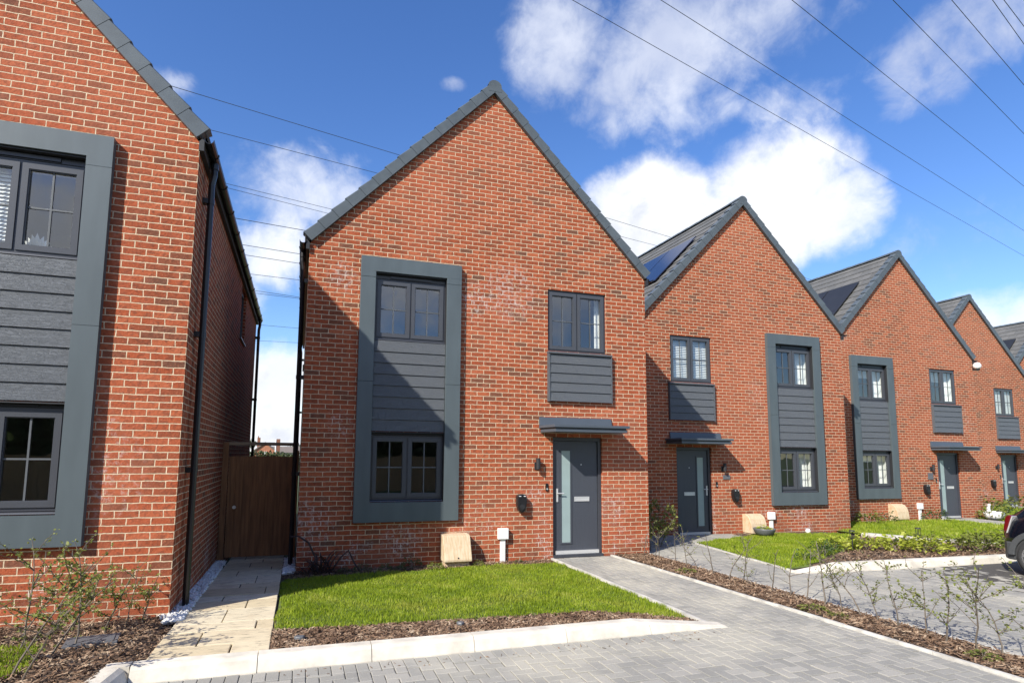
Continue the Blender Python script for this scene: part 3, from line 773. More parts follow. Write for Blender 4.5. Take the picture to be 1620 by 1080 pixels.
def mk_downpipe(y):
    def f(mb):
        x = -.085
        mb.tube([(-.105,y,5.01), (-.105,y,4.86), (x,y,4.74), (x,y,-.12)], .036, 10)
        for z in (4.5,2.9,1.35): mb.tube([(x,y,z), (x,y,z+.06)], .042, 10); mb.box(-.06,-.002,y-.045,y+.045,z,z+.06)
        mb.tube([(-.105,y,5.0), (-.105,y,4.93)], .046, 10)
    return f
def rect_frame(mb, x0, x1, z0, z1, w, y0, y1):
    mb.box(x0, x0+w, y0, y1, z0, z1); mb.box(x1-w, x1, y0, y1, z0, z1)
    mb.box(x0+w, x1-w, y0, y1, z0, z0+w); mb.box(x0+w, x1-w, y0, y1, z1-w, z1)
def window(root, key, x0, x1, z0, z1, y, mirror, sill=True):
    def outer(mb):
        rect_frame(mb, x0, x1, z0, z1, .045, y, y+.065); xm = (x0+x1)/2
        mb.box(xm-.02, xm+.02, y+.001, y+.064, z0+.045, z1-.045)
    w = cached(key+'o', outer, 'window', M['frame'], mirror, root, bevel=.004)
    xm = (x0+x1)/2
    for k, (a, b) in enumerate(((x0+.035, xm-.012), (xm+.012, x1-.035))):
        c, d = z0+.035, z1-.035
        def sash(mb):
            rect_frame(mb, a, b, c, d, .058, y-.014, y+.05)
            rect_frame(mb, a+.058, b-.058, c+.058, d-.058, .009, y-.002, y+.02)
        s = cached(key+'s%d' % k, sash, 'sash', M['sash'], mirror, w, bevel=.005)
        def bars(mb):
            am = (a+b)/2; cm = (c+d)/2
            mb.box(am-.009, am+.009, y+.012, y+.019, c+.067, d-.067); mb.box(a+.067, am-.009, y+.012, y+.019, cm-.009, cm+.009); mb.box(am+.009, b-.067, y+.012, y+.019, cm-.009, cm+.009)
        cached(key+'b%d' % k, bars, 'glazing_bar', M['bar'], mirror, w)
        cached(key+'p%d' % k, lambda mb: mb.poly([(a+.06,y+.024,c+.06), (b-.06,y+.024,c+.06), (b-.06,y+.024,d-.06), (a+.06,y+.024,d-.06)]), 'pane', M['glass'], mirror, w)
    if sill:
        cached(key+'sill', lambda mb: mb.prism([(y-.06,z0-.028), (y+.05,z0-.028), (y+.05,z0-.002), (y-.055,z0-.012)], 'x', x0-.005, x1+.005), 'sill', M['sash'], mirror, w, bevel=.003)
    return w
def boards(mb, x0, x1, z0, z1, n, yb, yf):
    h = (z1-z0)/n
    for i in range(n):
        a, b = z0+i*h, z0+(i+1)*h
        mb.prism([(yb,a+.003), (yf-.014,a+.003), (yf-.014,a+.010), (yf,b+.006 if i < n-1 else b), (yb,b+.006 if i < n-1 else b)], 'x', x0, x1) if False else \
        mb.prism([(yb,a+.004), (yf-.016,a+.004), (yf-.001,b-.001), (yb,b-.001)], 'x', x0, x1)
def house(label, loc, mirrored, panels=False):
    mi = W if mirrored else None
    r = thing('brick_house', label, 'house', loc, 0, 'detached red brick gabled houses in a row')
    cached('wall', mk_wall, 'wall', M['brick'], mi, r)
    cached('int', mk_interior, 'interior', M['plaster'], mi, r)
    def reveals(mb):
        for (x0, x1, z0, z1) in ((1.06,2.23,3.58,4.57), (1.06,2.23,.99,2.0), (4.135,5.27,3.58,4.67)):
            a, b = .10, .34
            mb.poly([(x0,a,z0), (x0,b,z0), (x0,b,z1), (x0,a,z1)][::-1]); mb.poly([(x1,a,z0), (x1,b,z0), (x1,b,z1), (x1,a,z1)])
            mb.poly([(x0,a,z1), (x1,a,z1), (x1,b,z1), (x0,b,z1)][::-1]); mb.poly([(x0,a,z0), (x1,a,z0), (x1,b,z0), (x0,b,z0)])
        for (zf, zc, hs) in ((.005,2.42,((1.06,2.23,.99,2.0),)), (2.6,4.98,((1.06,2.23,3.58,4.57),(4.135,5.27,3.58,4.67)))):
            grid_wall(mb, 'y', .341, .15, W-.15, zf, zc, list(hs), .0, -1)
    cached('rev', reveals, 'inner_reveal', M['white'], mi, r)
    rf = cached('roof', mk_roof, 'roof', M['roof'], mi, r)
    cached('v1', mk_verge, 'verge', M['verge'], mi, rf); cached('v2', mk_verge2, 'verge', M['verge'], mi, rf)
    cached('ridge', mk_ridge, 'ridge_tiles', M['verge'], mi, rf)
    if panels:   # left-hand slope as seen from the street
        for k in range(3):
            mb = MB(); L = math.hypot(1,SL)
            xa, xb = .88, 2.14; ya = .55+k*1.16; yb = ya+1.12
            nx, nz = -SL/L*.06, 1/L*.06
            o = (xa+nx, ya, ztop(xa)+nz)
            mb.obox(o, (xb-xa, 0, SL*(xb-xa)), (0, yb-ya, 0), (nx*.4, 0, nz*.4))
            p = build(mb, 'solar_panel', M['solar'] if panels == 1 else M['solarmat'], rf)
    for s in (0, 1):
        m2 = mi if s == 0 else (None if mirrored else W)
        g_ = cached('gut', mk_gutter, 'gutter', M['black'], m2, r)
        cached('fas', mk_fascia, 'fascia', M['lead'], m2, r)
        cached('dp1', mk_downpipe(.42), 'downpipe', M['black'], m2, r)
        cached('dp2', mk_downpipe(D-.25), 'downpipe', M['black'], m2, r)
    # tall surround with two windows and a boarded panel
    def surround(mb):
        x0, x1, z0, z1 = .81, 2.492, .642, 4.911; a0, a1, b0, b1 = 1.05, 2.24, .948, 4.668
        for q in ((x0,a0,z0,2.858), (x0,a0,2.862,b1-.102), (x0,a0,b1-.098,b1), (a1,x1,z0,2.858), (a1,x1,2.862,b1-.102), (a1,x1,b1-.098,b1), (x0,x1,b1,z1), (a0,a1,z0,b0)):
            mb.box(q[0], q[1], -.085, -.001, q[2], q[3])
    cached('sur', surround, 'window_surround', M['surround'], mi, r, bevel=.003)
    for kk, (z0, z1) in enumerate(((.953,2.058), (3.548,4.658))):
        def lining(mb): mb.prism([(1.042,z0),(1.055,z0),(1.055,z1-.012),(2.235,z1-.012),(2.235,z0),(2.248,z0),(2.248,z1),(1.042,z1)], 'y', -.06, .075)
        cached('lin%d' % kk, lining, 'reveal_lining', M['lead'], mi, r)
    def panel(mb): boards(mb, 1.056, 2.234, 2.068, 3.542, 8, -.003, -.03)
    cached('pan', panel, 'cladding_panel', M['cladding'], mi, r)
    window(r, 'wu', 1.056, 2.234, 3.575, 4.575, .022, mi)
    window(r, 'wl', 1.056, 2.234, .985, 2.005, .022, mi)
    for kk, (za, zb) in enumerate(((4.578,4.644), (2.008,2.044))):
        def vent(mb):
            mb.box(1.058, 2.232, .012, .07, za, zb); mb.box(1.3, 1.99, -.004, .0115, za+.012, zb-.012)
        cached('vent%d' % kk, vent, 'trickle_vent', M['black'], mi, r)
    window(r, 'wr', 4.122, 5.283, 3.567, 4.683, .035, mi)
    def panel2(mb):
        boards(mb, 4.135, 5.345, 2.66, 3.50, 5, -.003, -.05); mb.box(4.105,4.134,-.072,-.002,2.655,3.505); mb.box(5.346,5.365,-.072,-.002,2.655,3.505)
        mb.prism([(-.085,3.51), (.03,3.51), (.03,3.558), (-.085,3.535)], 'x', 4.10, 5.37)
    cached('pan2', panel2, 'cladding_panel', M['cladding'], mi, r)
    # door
    def dframe(mb):
        mb.box(4.212,4.275,.045,.125,0,2.028); mb.box(5.115,5.178,.045,.125,0,2.028); mb.box(4.275,5.115,.045,.125,1.965,2.028); mb.box(4.212,5.178,-.01,.12,-.05,-.001)
    df = cached('df', dframe, 'door', M['frame'], mi, r, bevel=.004)
    def leaf(mb):
        mb.box(4.281,5.109,.072,.115,.045,1.96)
        rect_frame(mb, 4.375, 4.60, .17, 1.82, .028, .060, .073)
        for z in (.62,1.02,1.42): mb.box(4.66,5.05,.0705,.0722,z,z+.004)
    cached('leaf', leaf, 'door_leaf', M['door'], mi, df, bevel=.003)
    cached('dg', lambda mb: mb.box(4.403,4.572,.066,.071,.198,1.792), 'door_glass', M['frost'], mi, df)
    def handle(mb):
        mb.box(4.305,4.335,.055,.072,.90,1.13); mb.tube([(4.32,.055,1.05), (4.32,.02,1.05)], .009, 8); mb.tube([(4.318,.02,1.05), (4.43,.018,1.048)], .0095, 8)
    cached('hd', handle, 'handle', M['chrome'], mi, df)
    def lbox(mb): rect_frame(mb, 4.655, 4.945, .905, .985, .016, .060, .073); mb.box(4.672,4.928,.064,.070,.922,.966)
    cached('lb', lbox, 'letterbox', M['chrome'], mi, df)
    cached('spy', lambda mb: mb.tube([(4.79,.075,1.55), (4.79,.064,1.55)], .011, 10), 'spyhole', M['chrome'], mi, df)
    cached('th', lambda mb: mb.box(4.28,5.11,.025,.07,.004,.062), 'threshold', M['chrome'], mi, df)
    # canopy
    def canopy(mb):
        P = [(3.95,-.02), (4.01,-.54), (5.42,-.54), (5.48,-.02)]
        mb.prism([(3.975,-.004), (4.035,-.52), (5.395,-.52), (5.455,-.004)], 'z', 2.105, 2.155)
        mb.prism([(3.99,-.004), (4.05,-.50), (5.38,-.50), (5.44,-.004)], 'z', 2.157, 2.178)
        mb.prism([(3.945,-.004), (4.005,-.55), (5.425,-.55), (5.485,-.004)], 'z', 2.18, 2.225)
        mb.prism([(-.05,2.228), (-.002,2.228), (-.002,2.375), (-.022,2.375)], 'x', 3.945, 5.36)
    cached('can', canopy, 'canopy', M['canopy'], mi, r, bevel=.003)
    # side window
    def sidewin(mb):
        y0, y1, z0, z1 = 5.405, 6.395, 3.855, 4.895
        for q in ((y0,y0+.07,z0,z1), (y1-.07,y1,z0,z1), (y0+.07,y1-.07,z0,z0+.07), (y0+.07,y1-.07,z1-.07,z1)): mb.box(.05,.11,q[0],q[1],q[2],q[3])
        mb.box(-.03,.045,y0-.02,y1+.02,z0-.035,z0-.002)
    sw = cached('sw', sidewin, 'window', M['frame'], mi, r)
    cached('swp', lambda mb: mb.poly([(.08,6.33,3.92), (.08,5.47,3.92), (.08,5.47,4.83), (.08,6.33,4.83)]), 'pane', M['glass'], mi, sw)
    return r
HL = (-7.353,-2.5486,.129); HM = (0,0,0); H2 = (7.405,2.262,-.10); H3 = (14.776,3.815,-.124); H4 = (22.226,6.597,-.128); H5 = (29.6,8.2,-.13)
house('nearest red brick gabled house, cut off by the left edge of the photo', HL, True)
house('red brick gabled house in the middle, whole front in view with lawn and path', HM, False)
house('second gabled house, right of the middle one, with blue solar panels', H2, True, 1)
house('third gabled house with a white round security light at its right corner', H3, False, 2)
house('fourth gabled house behind the dark car, its left part hidden', H4, False)
house('furthest gabled house, only a bit of roof and brick showing at the right edge', H5, True, 2)

# ------------------------------------------------------------------ things fixed to the fronts
HS = {'left': (HL, True), 'mid': (HM, False), 'second': (H2, True), 'third': (H3, False), 'fourth': (H4, False)}
def at(h, x, y, z):
    (o, m) = HS[h]; return (o[0] + (W-x if m else x), o[1]+y, o[2]+z)
NAMES = {'mid': 'middle house', 'second': 'second house', 'third': 'third house', 'fourth': 'fourth house'}
def proto_lamp():
    t = thing('wall_lamp', '', 'wall lamp', (0,0,0), 0, 'black wall lamps beside the front doors')
    m = MB(); m.box(-.04,.04,-.018,-.001,-.10,.03); m.box(-.016,.016,-.06,-.018,-.045,-.015); build(m, 'bracket', M['blackmat'], t, bevel=.004)
    m = MB(); m.lathe([(0,-.085),(.038,-.085),(.038,.10),(.034,.10),(.030,.085),(0,.085)], (0,-.085,0), 16); build(m, 'lamp_shade', M['blackmat'], t, weld=True)
    return t
def proto_bell():
    t = thing('doorbell', '', 'doorbell', (0,0,0), 0, 'black doorbells beside the front doors')
    m = MB(); m.box(-.022,.022,-.024,-.001,-.065,.065); build(m, 'bell_body', M['black'], t, bevel=.006)
    m = MB(); m.tube([(0,-.0245,-.03), (0,-.029,-.03)], .014, 14); build(m, 'push_button', M['chrome'], t)
    m = MB(); m.tube([(0,-.0245,.035), (0,-.027,.035)], .010, 12); build(m, 'camera_lens', M['darkglass'], t)
    return t
def proto_charger():
    t = thing('car_charger', '', 'car charger', (0,0,0), 0, 'black car chargers on the front walls')
    pr = [(-.085,.10),(-.075,.135),(-.04,.15),(.04,.15),(.075,.135),(.085,.10),(.088,.02),(.078,-.06),(.052,-.125),(.02,-.16),(-.02,-.16),(-.052,-.125),(-.078,-.06),(-.088,.02)]
    m = MB(); m.prism(pr, 'y', -.115, -.001); build(m, 'charger_body', M['black'], t, bevel=.018)
    for sx in (-.042, .042):
        m = MB(); m.box(sx-.018,sx+.018,-.122,-.114,.112,.124); build(m, 'white_glint', M['white'], t, bevel=.003)  # white bars modelled in place of two small reflections on the glossy casing
    m = MB()
    for r, y0 in ((.048,-.135),(.030,-.15)): m.tube([(0,-.114,-.065), (0,y0,-.065)], r, 18)
    build(m, 'socket', M['blackmat'], t)
    return t
def proto_supply():
    t = thing('supply_box', '', 'utility box', (0,0,0), 0, 'white cable boxes on the front walls')
    m = MB(); m.box(-.09,.09,-.085,-.001,.0,.18); build(m, 'box_cover', M['white'], t, bevel=.010)
    m = MB(); m.prism([(-.042,0.0),(.042,0.0),(.042,-.36),(.058,-.44),(-.045,-.44),(-.042,-.36)], 'y', -.055, -.002); build(m, 'conduit', M['white'], t, bevel=.006)
    return t
def proto_gas(curved):
    t = thing('meter_cover', '', 'meter box', (0,0,0), 0, 'buff meter covers at the foot of the walls')
    if not curved: pr = [(-.001,.435),(-.16,.42),(-.20,.405),(-.235,.315),(-.335,.06),(-.335,.025),(-.30,.02),(-.001,.02)]
    else: pr = [(-.001,.46),(-.10,.465),(-.19,.43),(-.25,.36),(-.29,.25),(-.31,.10),(-.31,.03),(-.001,.03)]
    m = MB(); m.prism(pr, 'x', -.225, .225); build(m, 'lid', M['gasbox'], t, bevel=.010)
    m = MB(); m.prism([(-.001,.019),(-.25,.019),(-.25,-.16),(-.001,-.16)], 'x', -.20, .20); build(m, 'box_base', M['gasbox'], t, bevel=.006)
    if not curved:
        m = MB(); m.tube([(0,-.322,.085), (0,-.336,.080)], .012, 10); build(m, 'lock', M['blackmat'], t)
    return t
P_lamp, P_bell, P_chg, P_sup = proto_lamp(), proto_bell(), proto_charger(), proto_supply()
P_gas, P_gasc = proto_gas(False), proto_gas(True)
used = set()
def put(p, loc, label, rz=0):
    o = p if p.name not in used else copy_tree(p)
    used.add(p.name); o.location = loc; o.rotation_euler = (0,0,rz); o['label'] = label; return o
for h in ('mid', 'second', 'third', 'fourth'):
    n = NAMES[h]
    put(P_lamp, at(h, 3.90, 0, 1.56), 'black cylinder wall lamp beside the front door of the ' + n)
    put(P_bell, at(h, 4.09, 0, 1.16), 'small black doorbell beside the front door of the ' + n)
    put(P_chg, at(h, 3.60, 0, .90), 'black drop shaped car charger on the front wall of the ' + n)
    if h != 'fourth': put(P_sup, at(h, 3.28 if h != 'second' else 2.55, 0, .31), 'white cable box with conduit on the front wall of the ' + n)
put(P_gas, at('mid', 2.44, 0, 0), 'buff sloping meter cover below the tall surround of the middle house')
put(P_gasc, (10.37,2.262,-.10+.0), 'buff curved meter cover behind the grey bowl planter at the second house')
put(P_gasc, (17.02,3.815,-.10), 'buff curved meter cover in the grass at the third house')
# number plates
for h, x, z, lab in (('second', 3.80, 1.33, 'small grey number plate under the wall lamp of the second house'), ('third', 3.86, 1.30, 'grey square number plate under the wall lamp of the third house')):
    m = MB(); s = (.10,.05) if h == 'second' else (.11,.10)
    m.box(-s[0],s[0],-.018,-.001,-s[1],s[1]); o = build(m, 'number_plate', M['slate'], bevel=.004); o.location = at(h, x, 0, z); tag(o, lab, 'plate', 'number plates under the wall lamps')
# round white light on the third house
t = thing('security_light', 'round white security light under the right eave of the third house', 'light', (H3[0]+W+.02, H3[1]-.05, H3[2]+4.86))
m = MB(); m.lathe([(0,-.11),(.07,-.095),(.11,-.04),(.115,.02),(.08,.09),(0,.12)], (0,-.08,0), 16); build(m, 'globe', M['white'], t, smooth=True)
m = MB(); m.lathe([(0,-.16),(.055,-.15),(.075,-.10),(0,-.09)], (0,-.08,0), 14); m.box(-.03,.03,-.10,.05,-.14,.03); build(m, 'bracket', M['blackmat'], t)

# ------------------------------------------------------------------ blinds, curtains, ornaments behind the glass
def curtain(h, x0, x1, z0, z1, label, y=.24, amp=.02):
    mb = MB(); n = 28; o = at(h, 0, 0, 0); pts = []
    for i in range(n+1):
        x = x0 + (x1-x0)*i/n; X, Y, Z = at(h, x, y + amp*math.sin(i*1.15), 0); pts.append((X, Y))
    for i in range(n):
        a, b = pts[i], pts[i+1]; mb.poly([(*a,o[2]+z0), (*b,o[2]+z0), (*b,o[2]+z1), (*a,o[2]+z1)])
    ob = build(mb, 'curtain', M['whitecloth'], weld=True)
    s = ob.modifiers.new('thick', 'SOLIDIFY'); s.thickness = .004
    return tag(ob, label, 'curtain', 'white curtains and blinds in the front windows')
def slat_blind(h, x0, x1, z0, z1, label, y=.14, pitch=.042):
    mb = MB(); z = z0
    A = at(h, x0, 0, 0); B = at(h, x1, 0, 0); xa, xb = min(A[0],B[0]), max(A[0],B[0]); oy, oz = A[1]+y, A[2]
    while z < z1-.02:
        mb.prism([(oy-.017,oz+z), (oy-.016,oz+z+.004), (oy+.010,oz+z+.038), (oy+.009,oz+z+.034)], 'x', xa, xb); z += pitch
    mb.box(xa, xb, oy-.025, oy+.025, oz+z1-.03, oz+z1)
    ob = build(mb, 'slat_blind', M['whitecloth']); return tag(ob, label, 'blind', 'white curtains and blinds in the front windows')
slat_blind('second', 4.15, 5.26, 3.58, 4.66, 'white slatted blind filling the window over the door of the second house')
slat_blind('left', 1.70, 2.22, 3.60, 4.62, 'white slatted blind in the upper window of the left house')
slat_blind('fourth', 4.15, 5.26, 3.58, 4.66, 'white slatted blind filling the window over the door of the fourth house')
curtain('second', 1.08, 1.32, 3.58, 4.60, 'white curtain drawn aside in the upper surround window of the second house')
curtain('second', 1.08, 1.36, .98, 2.03, 'white curtain drawn aside in the lower surround window of the second house')
curtain('third', 1.95, 2.22, 3.58, 4.60, 'white curtain at the right of the upper surround window of the third house')
curtain('third', 1.92, 2.22, .98, 2.03, 'white curtain at the right of the lower surround window of the third house')
curtain('third', 1.08, 2.22, 4.28, 4.60, 'short white pelmet blind in the upper surround window of the third house', .26, .004)
curtain('third', 1.08, 2.22, 1.72, 2.03, 'short white pelmet blind in the lower surround window of the third house', .26, .004)
curtain('third', 4.95, 5.26, 3.58, 4.66, 'white curtain at the right of the window over the third house door')
curtain('third', 4.15, 5.26, 4.30, 4.66, 'short white pelmet blind over the third house door window', .26, .004)
curtain('mid', 5.16, 5.27, 3.58, 4.66, 'narrow white curtain at the right of the window over the middle door', .22, .012)
# white fan shaped flower ornament on the left house sill
t = thing('flower_ornament', 'white petalled ornament on the upper sill of the left house', 'ornament', at('left', 1.50, .16, 3.62))
m = MB()
for k in range(9):
    a = -1.1 + 2.2*k/8; L_ = .20 - .05*abs(k-4)/4; d = Vector((math.sin(a), -.1*math.cos(k*1.7), math.cos(a))); s = Vector((math.cos(a), 0, -math.sin(a)))*.035
    b0 = Vector((0,0,.03)); m.poly([b0, b0+d*L_*.5-s, b0+d*L_, b0+d*L_*.5+s]); m.poly([b0+Vector((0,.01,0)), b0+d*L_*.35+s*1.3, b0+d*L_*.7+Vector((0,-.03,0)), b0+d*L_*.3-s*1.2])
build(m, 'petals', M['white'], t); m = MB(); m.lathe([(0,0),(.05,0),(.06,.02),(.03,.06),(0,.06)], (0,0,0), 12); build(m, 'vase', M['white'], t)

# ------------------------------------------------------------------ gate, rail
t = thing('garden_gate', 'brown boarded timber gate closing the gap between left and middle house', 'gate', (-.59,1.2,-.05))
x = -.535; i = 0
m = MB()
while x < .50:
    w = .118; m.box(x, x+w-.004, -.014+random.uniform(-.002,.002), .004, .05, 1.70+random.uniform(-.004,.004)); x += w
m.box(-.533, .50, .0045, .0113, .052, 1.69)
build(m, 'boards', M['timber'], t)
m = MB()
for z in (.25,.9,1.5):
    m = MB(); m.box(-.53,.49,.0115,.045,z,z+.10); build(m, 'ledge', M['timber'], t)
m = MB(); m.tube([(-.42,-.012,.86), (-.42,-.05,.86)], .028, 12); build(m, 'handle', M['chrome'], t)
m = MB(); m.box(-.635,-.545,-.045,.045,0,1.93); build(m, 'gate_post', M['timber'], t); m = MB(); m.box(.505,.57,-.045,.045,0,1.80); build(m, 'gate_post', M['timber'], t)
m = MB(); m.box(-.635,.56,-.035,.0,1.88,1.935); build(m, 'top_rail', M['railwood'], t, bevel=.004)

# ------------------------------------------------------------------ vegetation
def twig_mb(mb, p0, d, L_, r0, segs=5, wander=.12, r1=None):
    pts = [Vector(p0)]; d = Vector(d).normalized(); rs = [r0]
    for i in range(segs):
        d = (d + Vector((random.gauss(0,wander), random.gauss(0,wander), random.gauss(0,wander*.6)))).normalized()
        pts.append(pts[-1] + d*L_/segs); rs.append(r0 + ((r1 or r0*.35)-r0)*(i+1)/segs)
    mb.tube(pts, rs, 5, False); return pts
def leaf_mb(mb, p, s, d=None, asp=.5, droop=.0):
    d = Vector(d) if d is not None else Vector((random.gauss(0,1), random.gauss(0,1), random.gauss(.2,.7)))
    d.normalize(); n = Vector((random.gauss(0,.5), random.gauss(0,.5), 1)); w = d.cross(n)
    if w.length < 1e-3: w = Vector((1,0,0))
    w.normalize(); p = Vector(p); u = w.cross(d)
    a = p + d*s*.5 + w*s*asp*.5 + u*s*.08; b = p + d*s*.5 - w*s*asp*.5 + u*s*.08; e = p + d*s - Vector((0,0,droop*s))
    mb.poly([p, a, e]); mb.poly([p, e, b])
def sapling(h, branches, leaves, lean=0.0, ls=.032, bare=.25):
    st, lf = MB(), MB()
    main = twig_mb(st, (0,0,-.03), (lean, random.gauss(0,.08), 1), h, .0095, 7, .12)
    tips = list(main[int(len(main)*bare)+1:])
    for k in range(branches):
        i = random.randint(2, len(main)-2); a = random.uniform(0, 2*PI)
        b = twig_mb(st, main[i], (math.cos(a), math.sin(a), random.uniform(.4,1.2)), h*random.uniform(.22,.5), .0050, 5, .16)
        tips += b[1:]
        if random.random() < .6:
            c = twig_mb(st, b[2], (math.cos(a+1), math.sin(a+1), .8), h*random.uniform(.1,.25), .0028, 3, .2); tips += c[1:]
    for k in range(leaves):
        p = random.choice(tips) + Vector((random.gauss(0,.012), random.gauss(0,.012), random.gauss(0,.012)))
        leaf_mb(lf, p, ls*random.uniform(.7,1.5), asp=.72)
    return st, lf
def sapling_proto(*a, **k):
    st, lf = sapling(*a, **k)
    return st.mesh('stem', M['twig']), lf.mesh('foliage', M['leaf'])
M['twig'] = plain('sapling bark', (.135,.11,.085), .9, .3, 20)
random.seed(21)
BARE = [sapling_proto(h, b, l, lean, .026, .35) for h, b, l, lean in ((.66,2,12,.12), (.76,3,30,-.10), (.64,3,12,.05), (.84,5,60,-.06))]
LEAFY = [sapling_proto(h, b, l, lean, .028, .25) for h, b, l, lean in ((.82,8,170,-.08), (.74,8,140,.10), (.9,9,200,.05), (.70,8,170,.15), (1.0,10,240,.35))]
def place_sapling(pr, loc, rz, s, label, group, cat='sapling', name='hedge_sapling'):
    t = thing(name, label, cat, loc, rz, group); t.scale = (s,s,s)
    link('stem', pr[0], t); link('foliage', pr[1], t); return t
ORD = ['first', 'second', 'third', 'fourth', 'fifth', 'sixth', 'seventh', 'eighth', 'ninth', 'tenth', 'eleventh', 'twelfth', 'thirteenth', 'fourteenth', 'fifteenth', 'sixteenth', 'seventeenth', 'eighteenth', 'nineteenth', 'twentieth', 'twenty-first', 'twenty-second', 'twenty-third', 'twenty-fourth', 'twenty-fifth', 'twenty-sixth', 'twenty-seventh', 'twenty-eighth']
hedge = [(5.94,-.12,2,.8), (5.98,-.40,0,.8), (5.92,-.62,3,.8), (6.02,-.95,1,.75), (5.96,-1.30,1,.85), (5.94,-1.62,3,.8), (5.98,-1.95,0,1.0), (5.90,-2.35,3,.9), (6.0,-2.55,1,.9), (5.90,-2.75,5,.62), (5.93,-3.15,0,.95), (6.00,-3.38,2,.95), (6.00,-3.62,0,1.0), (5.97,-3.93,1,1.05), (6.0,-4.15,8,.72), (5.98,-4.40,3,1.0), (6.0,-4.58,6,.78), (6.0,-4.80,4,.86), (6.02,-5.10,7,.9), (5.95,-5.32,5,.95), (5.98,-5.58,8,.92), (6.05,-5.74,6,.8), (5.95,-6.05,4,.95), (6.1,-6.3,7,1.0), (6.0,-6.7,6,.9), (6.05,-7.1,5,.9)]
PROT = BARE + LEAFY
for i, (x, y, k, s) in enumerate(hedge):
    kind = 'bare stemmed' if k < 4 else 'leafy'
    place_sapling(PROT[k], (x, y, zbed(x,y)), random.uniform(0,6.28), s, '%s hedge sapling between the drives, %s from the house end' % (kind, ORD[i]), 'hedge saplings between the two drives')
# denser shrub by the second house door
random.seed(5)
SHR = [sapling_proto(.85,11,300,l, .045,.12) for l in (0,.12,-.1)]
for i, (x, y, s, w) in enumerate(((6.38,.35,1.0,'beside the middle house corner'), (6.55,.85,1.05,'behind the one at the middle house corner'), (6.85,.75,1.02,'left of the second house door'), (7.1,1.15,1.0,'in front of the second house door'), (6.75,1.5,1.0,'deepest between the two houses'), (7.45,1.55,.85,'nearest the second house door'))):
    place_sapling(SHR[i % 3], (x, y, G(x,y)-.01), i*2.1, s, 'twiggy shrub with small leaves ' + w, 'twiggy shrubs by the second house door', 'shrub', 'twiggy_shrub')
# shrubs in the left bed
random.seed(9)
TALL = [sapling_proto(h, b, l, lean, .029, .12) for h, b, l, lean in ((.95,9,300,.42), (.80,8,240,.30), (1.0,9,260,.2), (.62,8,220,.15))]
left_pl = [(-1.98,-4.17,0,1.0), (-1.86,-4.30,1,.9), (-1.88,-3.72,1,.98), (-1.78,-3.50,2,.92), (-1.66,-3.1,3,1.0), (-1.56,-2.86,2,.62), (-1.42,-2.78,3,.85), (-2.16,-3.55,2,.95), (-2.35,-3.95,3,1.1), (-2.32,-3.1,1,.8), (-2.62,-3.3,3,1.0), (-1.95,-3.0,3,.9)]
for i, (x, y, k, s) in enumerate(left_pl):
    place_sapling(TALL[k], (x, y, zleft(x,y)), random.uniform(-.5,.5), s, 'straggly leaning shrub in the left bed, %s from the kerb corner' % ORD[i], 'straggly shrubs in front of the left house', 'shrub', 'straggly_shrub')
# perennials
def clump(n, r, h, ls, mat, asp=.55, name='perennial'):
    lf = MB()
    for k in range(n):
        a = random.uniform(0, 2*PI); rr = r*math.sqrt(random.random()); z = h*(1-(rr/r)**2*.7)*random.uniform(.35,1)
        leaf_mb(lf, (rr*math.cos(a), rr*math.sin(a), z), ls*random.uniform(.6,1.2), (math.cos(a), math.sin(a), random.uniform(-.3,.9)), asp, .1)
    st = MB()
    for k in range(7):
        a = random.uniform(0,2*PI); st.tube([(0,0,-.02), (math.cos(a)*r*.4, math.sin(a)*r*.4, h*.6)], .003, 4, False)
    return lf.mesh('foliage', mat), st.mesh('stem', M['greybark'])
random.seed(31)
LIME = [clump(170,.27,.22,.085,M['lime']) for _ in range(3)]; GRN = [clump(150,.22,.26,.06,M['green']) for _ in range(3)]; PALE = [clump(130,.24,.26,.08,M['leaf']) for _ in range(2)]
pl = [(9.75,-.62,LIME[0],.9,'lime'), (10.15,-.50,LIME[1],.9,'lime'), (10.45,-.78,LIME[2],1.1,'lime'), (10.75,-1.12,LIME[0],1.1,'lime'), (11.05,-1.40,LIME[1],1.0,'lime'), (11.5,-1.3,LIME[2],.9,'lime'),
      (9.0,-1.05,GRN[0],.8,'dark green'), (8.15,-1.5,GRN[1],.6,'dark green'), (8.7,-1.4,GRN[2],.6,'dark green'), (9.35,-.95,GRN[1],.7,'dark green'), (11.9,-1.45,PALE[0],1.1,'pale green'), (12.3,-1.6,PALE[1],1.2,'pale green'), (12.7,-1.3,PALE[0],1.1,'pale green'), (13.2,-1.55,PALE[1],1.2,'pale green'), (11.6,-.7,GRN[0],.9,'dark green'), (12.4,-.5,PALE[0],.9,'pale green')]
for i, (x, y, pr, s, c) in enumerate(pl):
    t = thing('perennial_plant', '%s leafy plant behind the far kerb, %s along the bed' % (c, ORD[i]), 'plant', (x, y, zn(x,y)), i*1.3, 'leafy plants behind the far kerb'); t.scale = (s*1.15,s*1.15,s*1.3)
    link('foliage', pr[0], t); link('stem', pr[1], t)
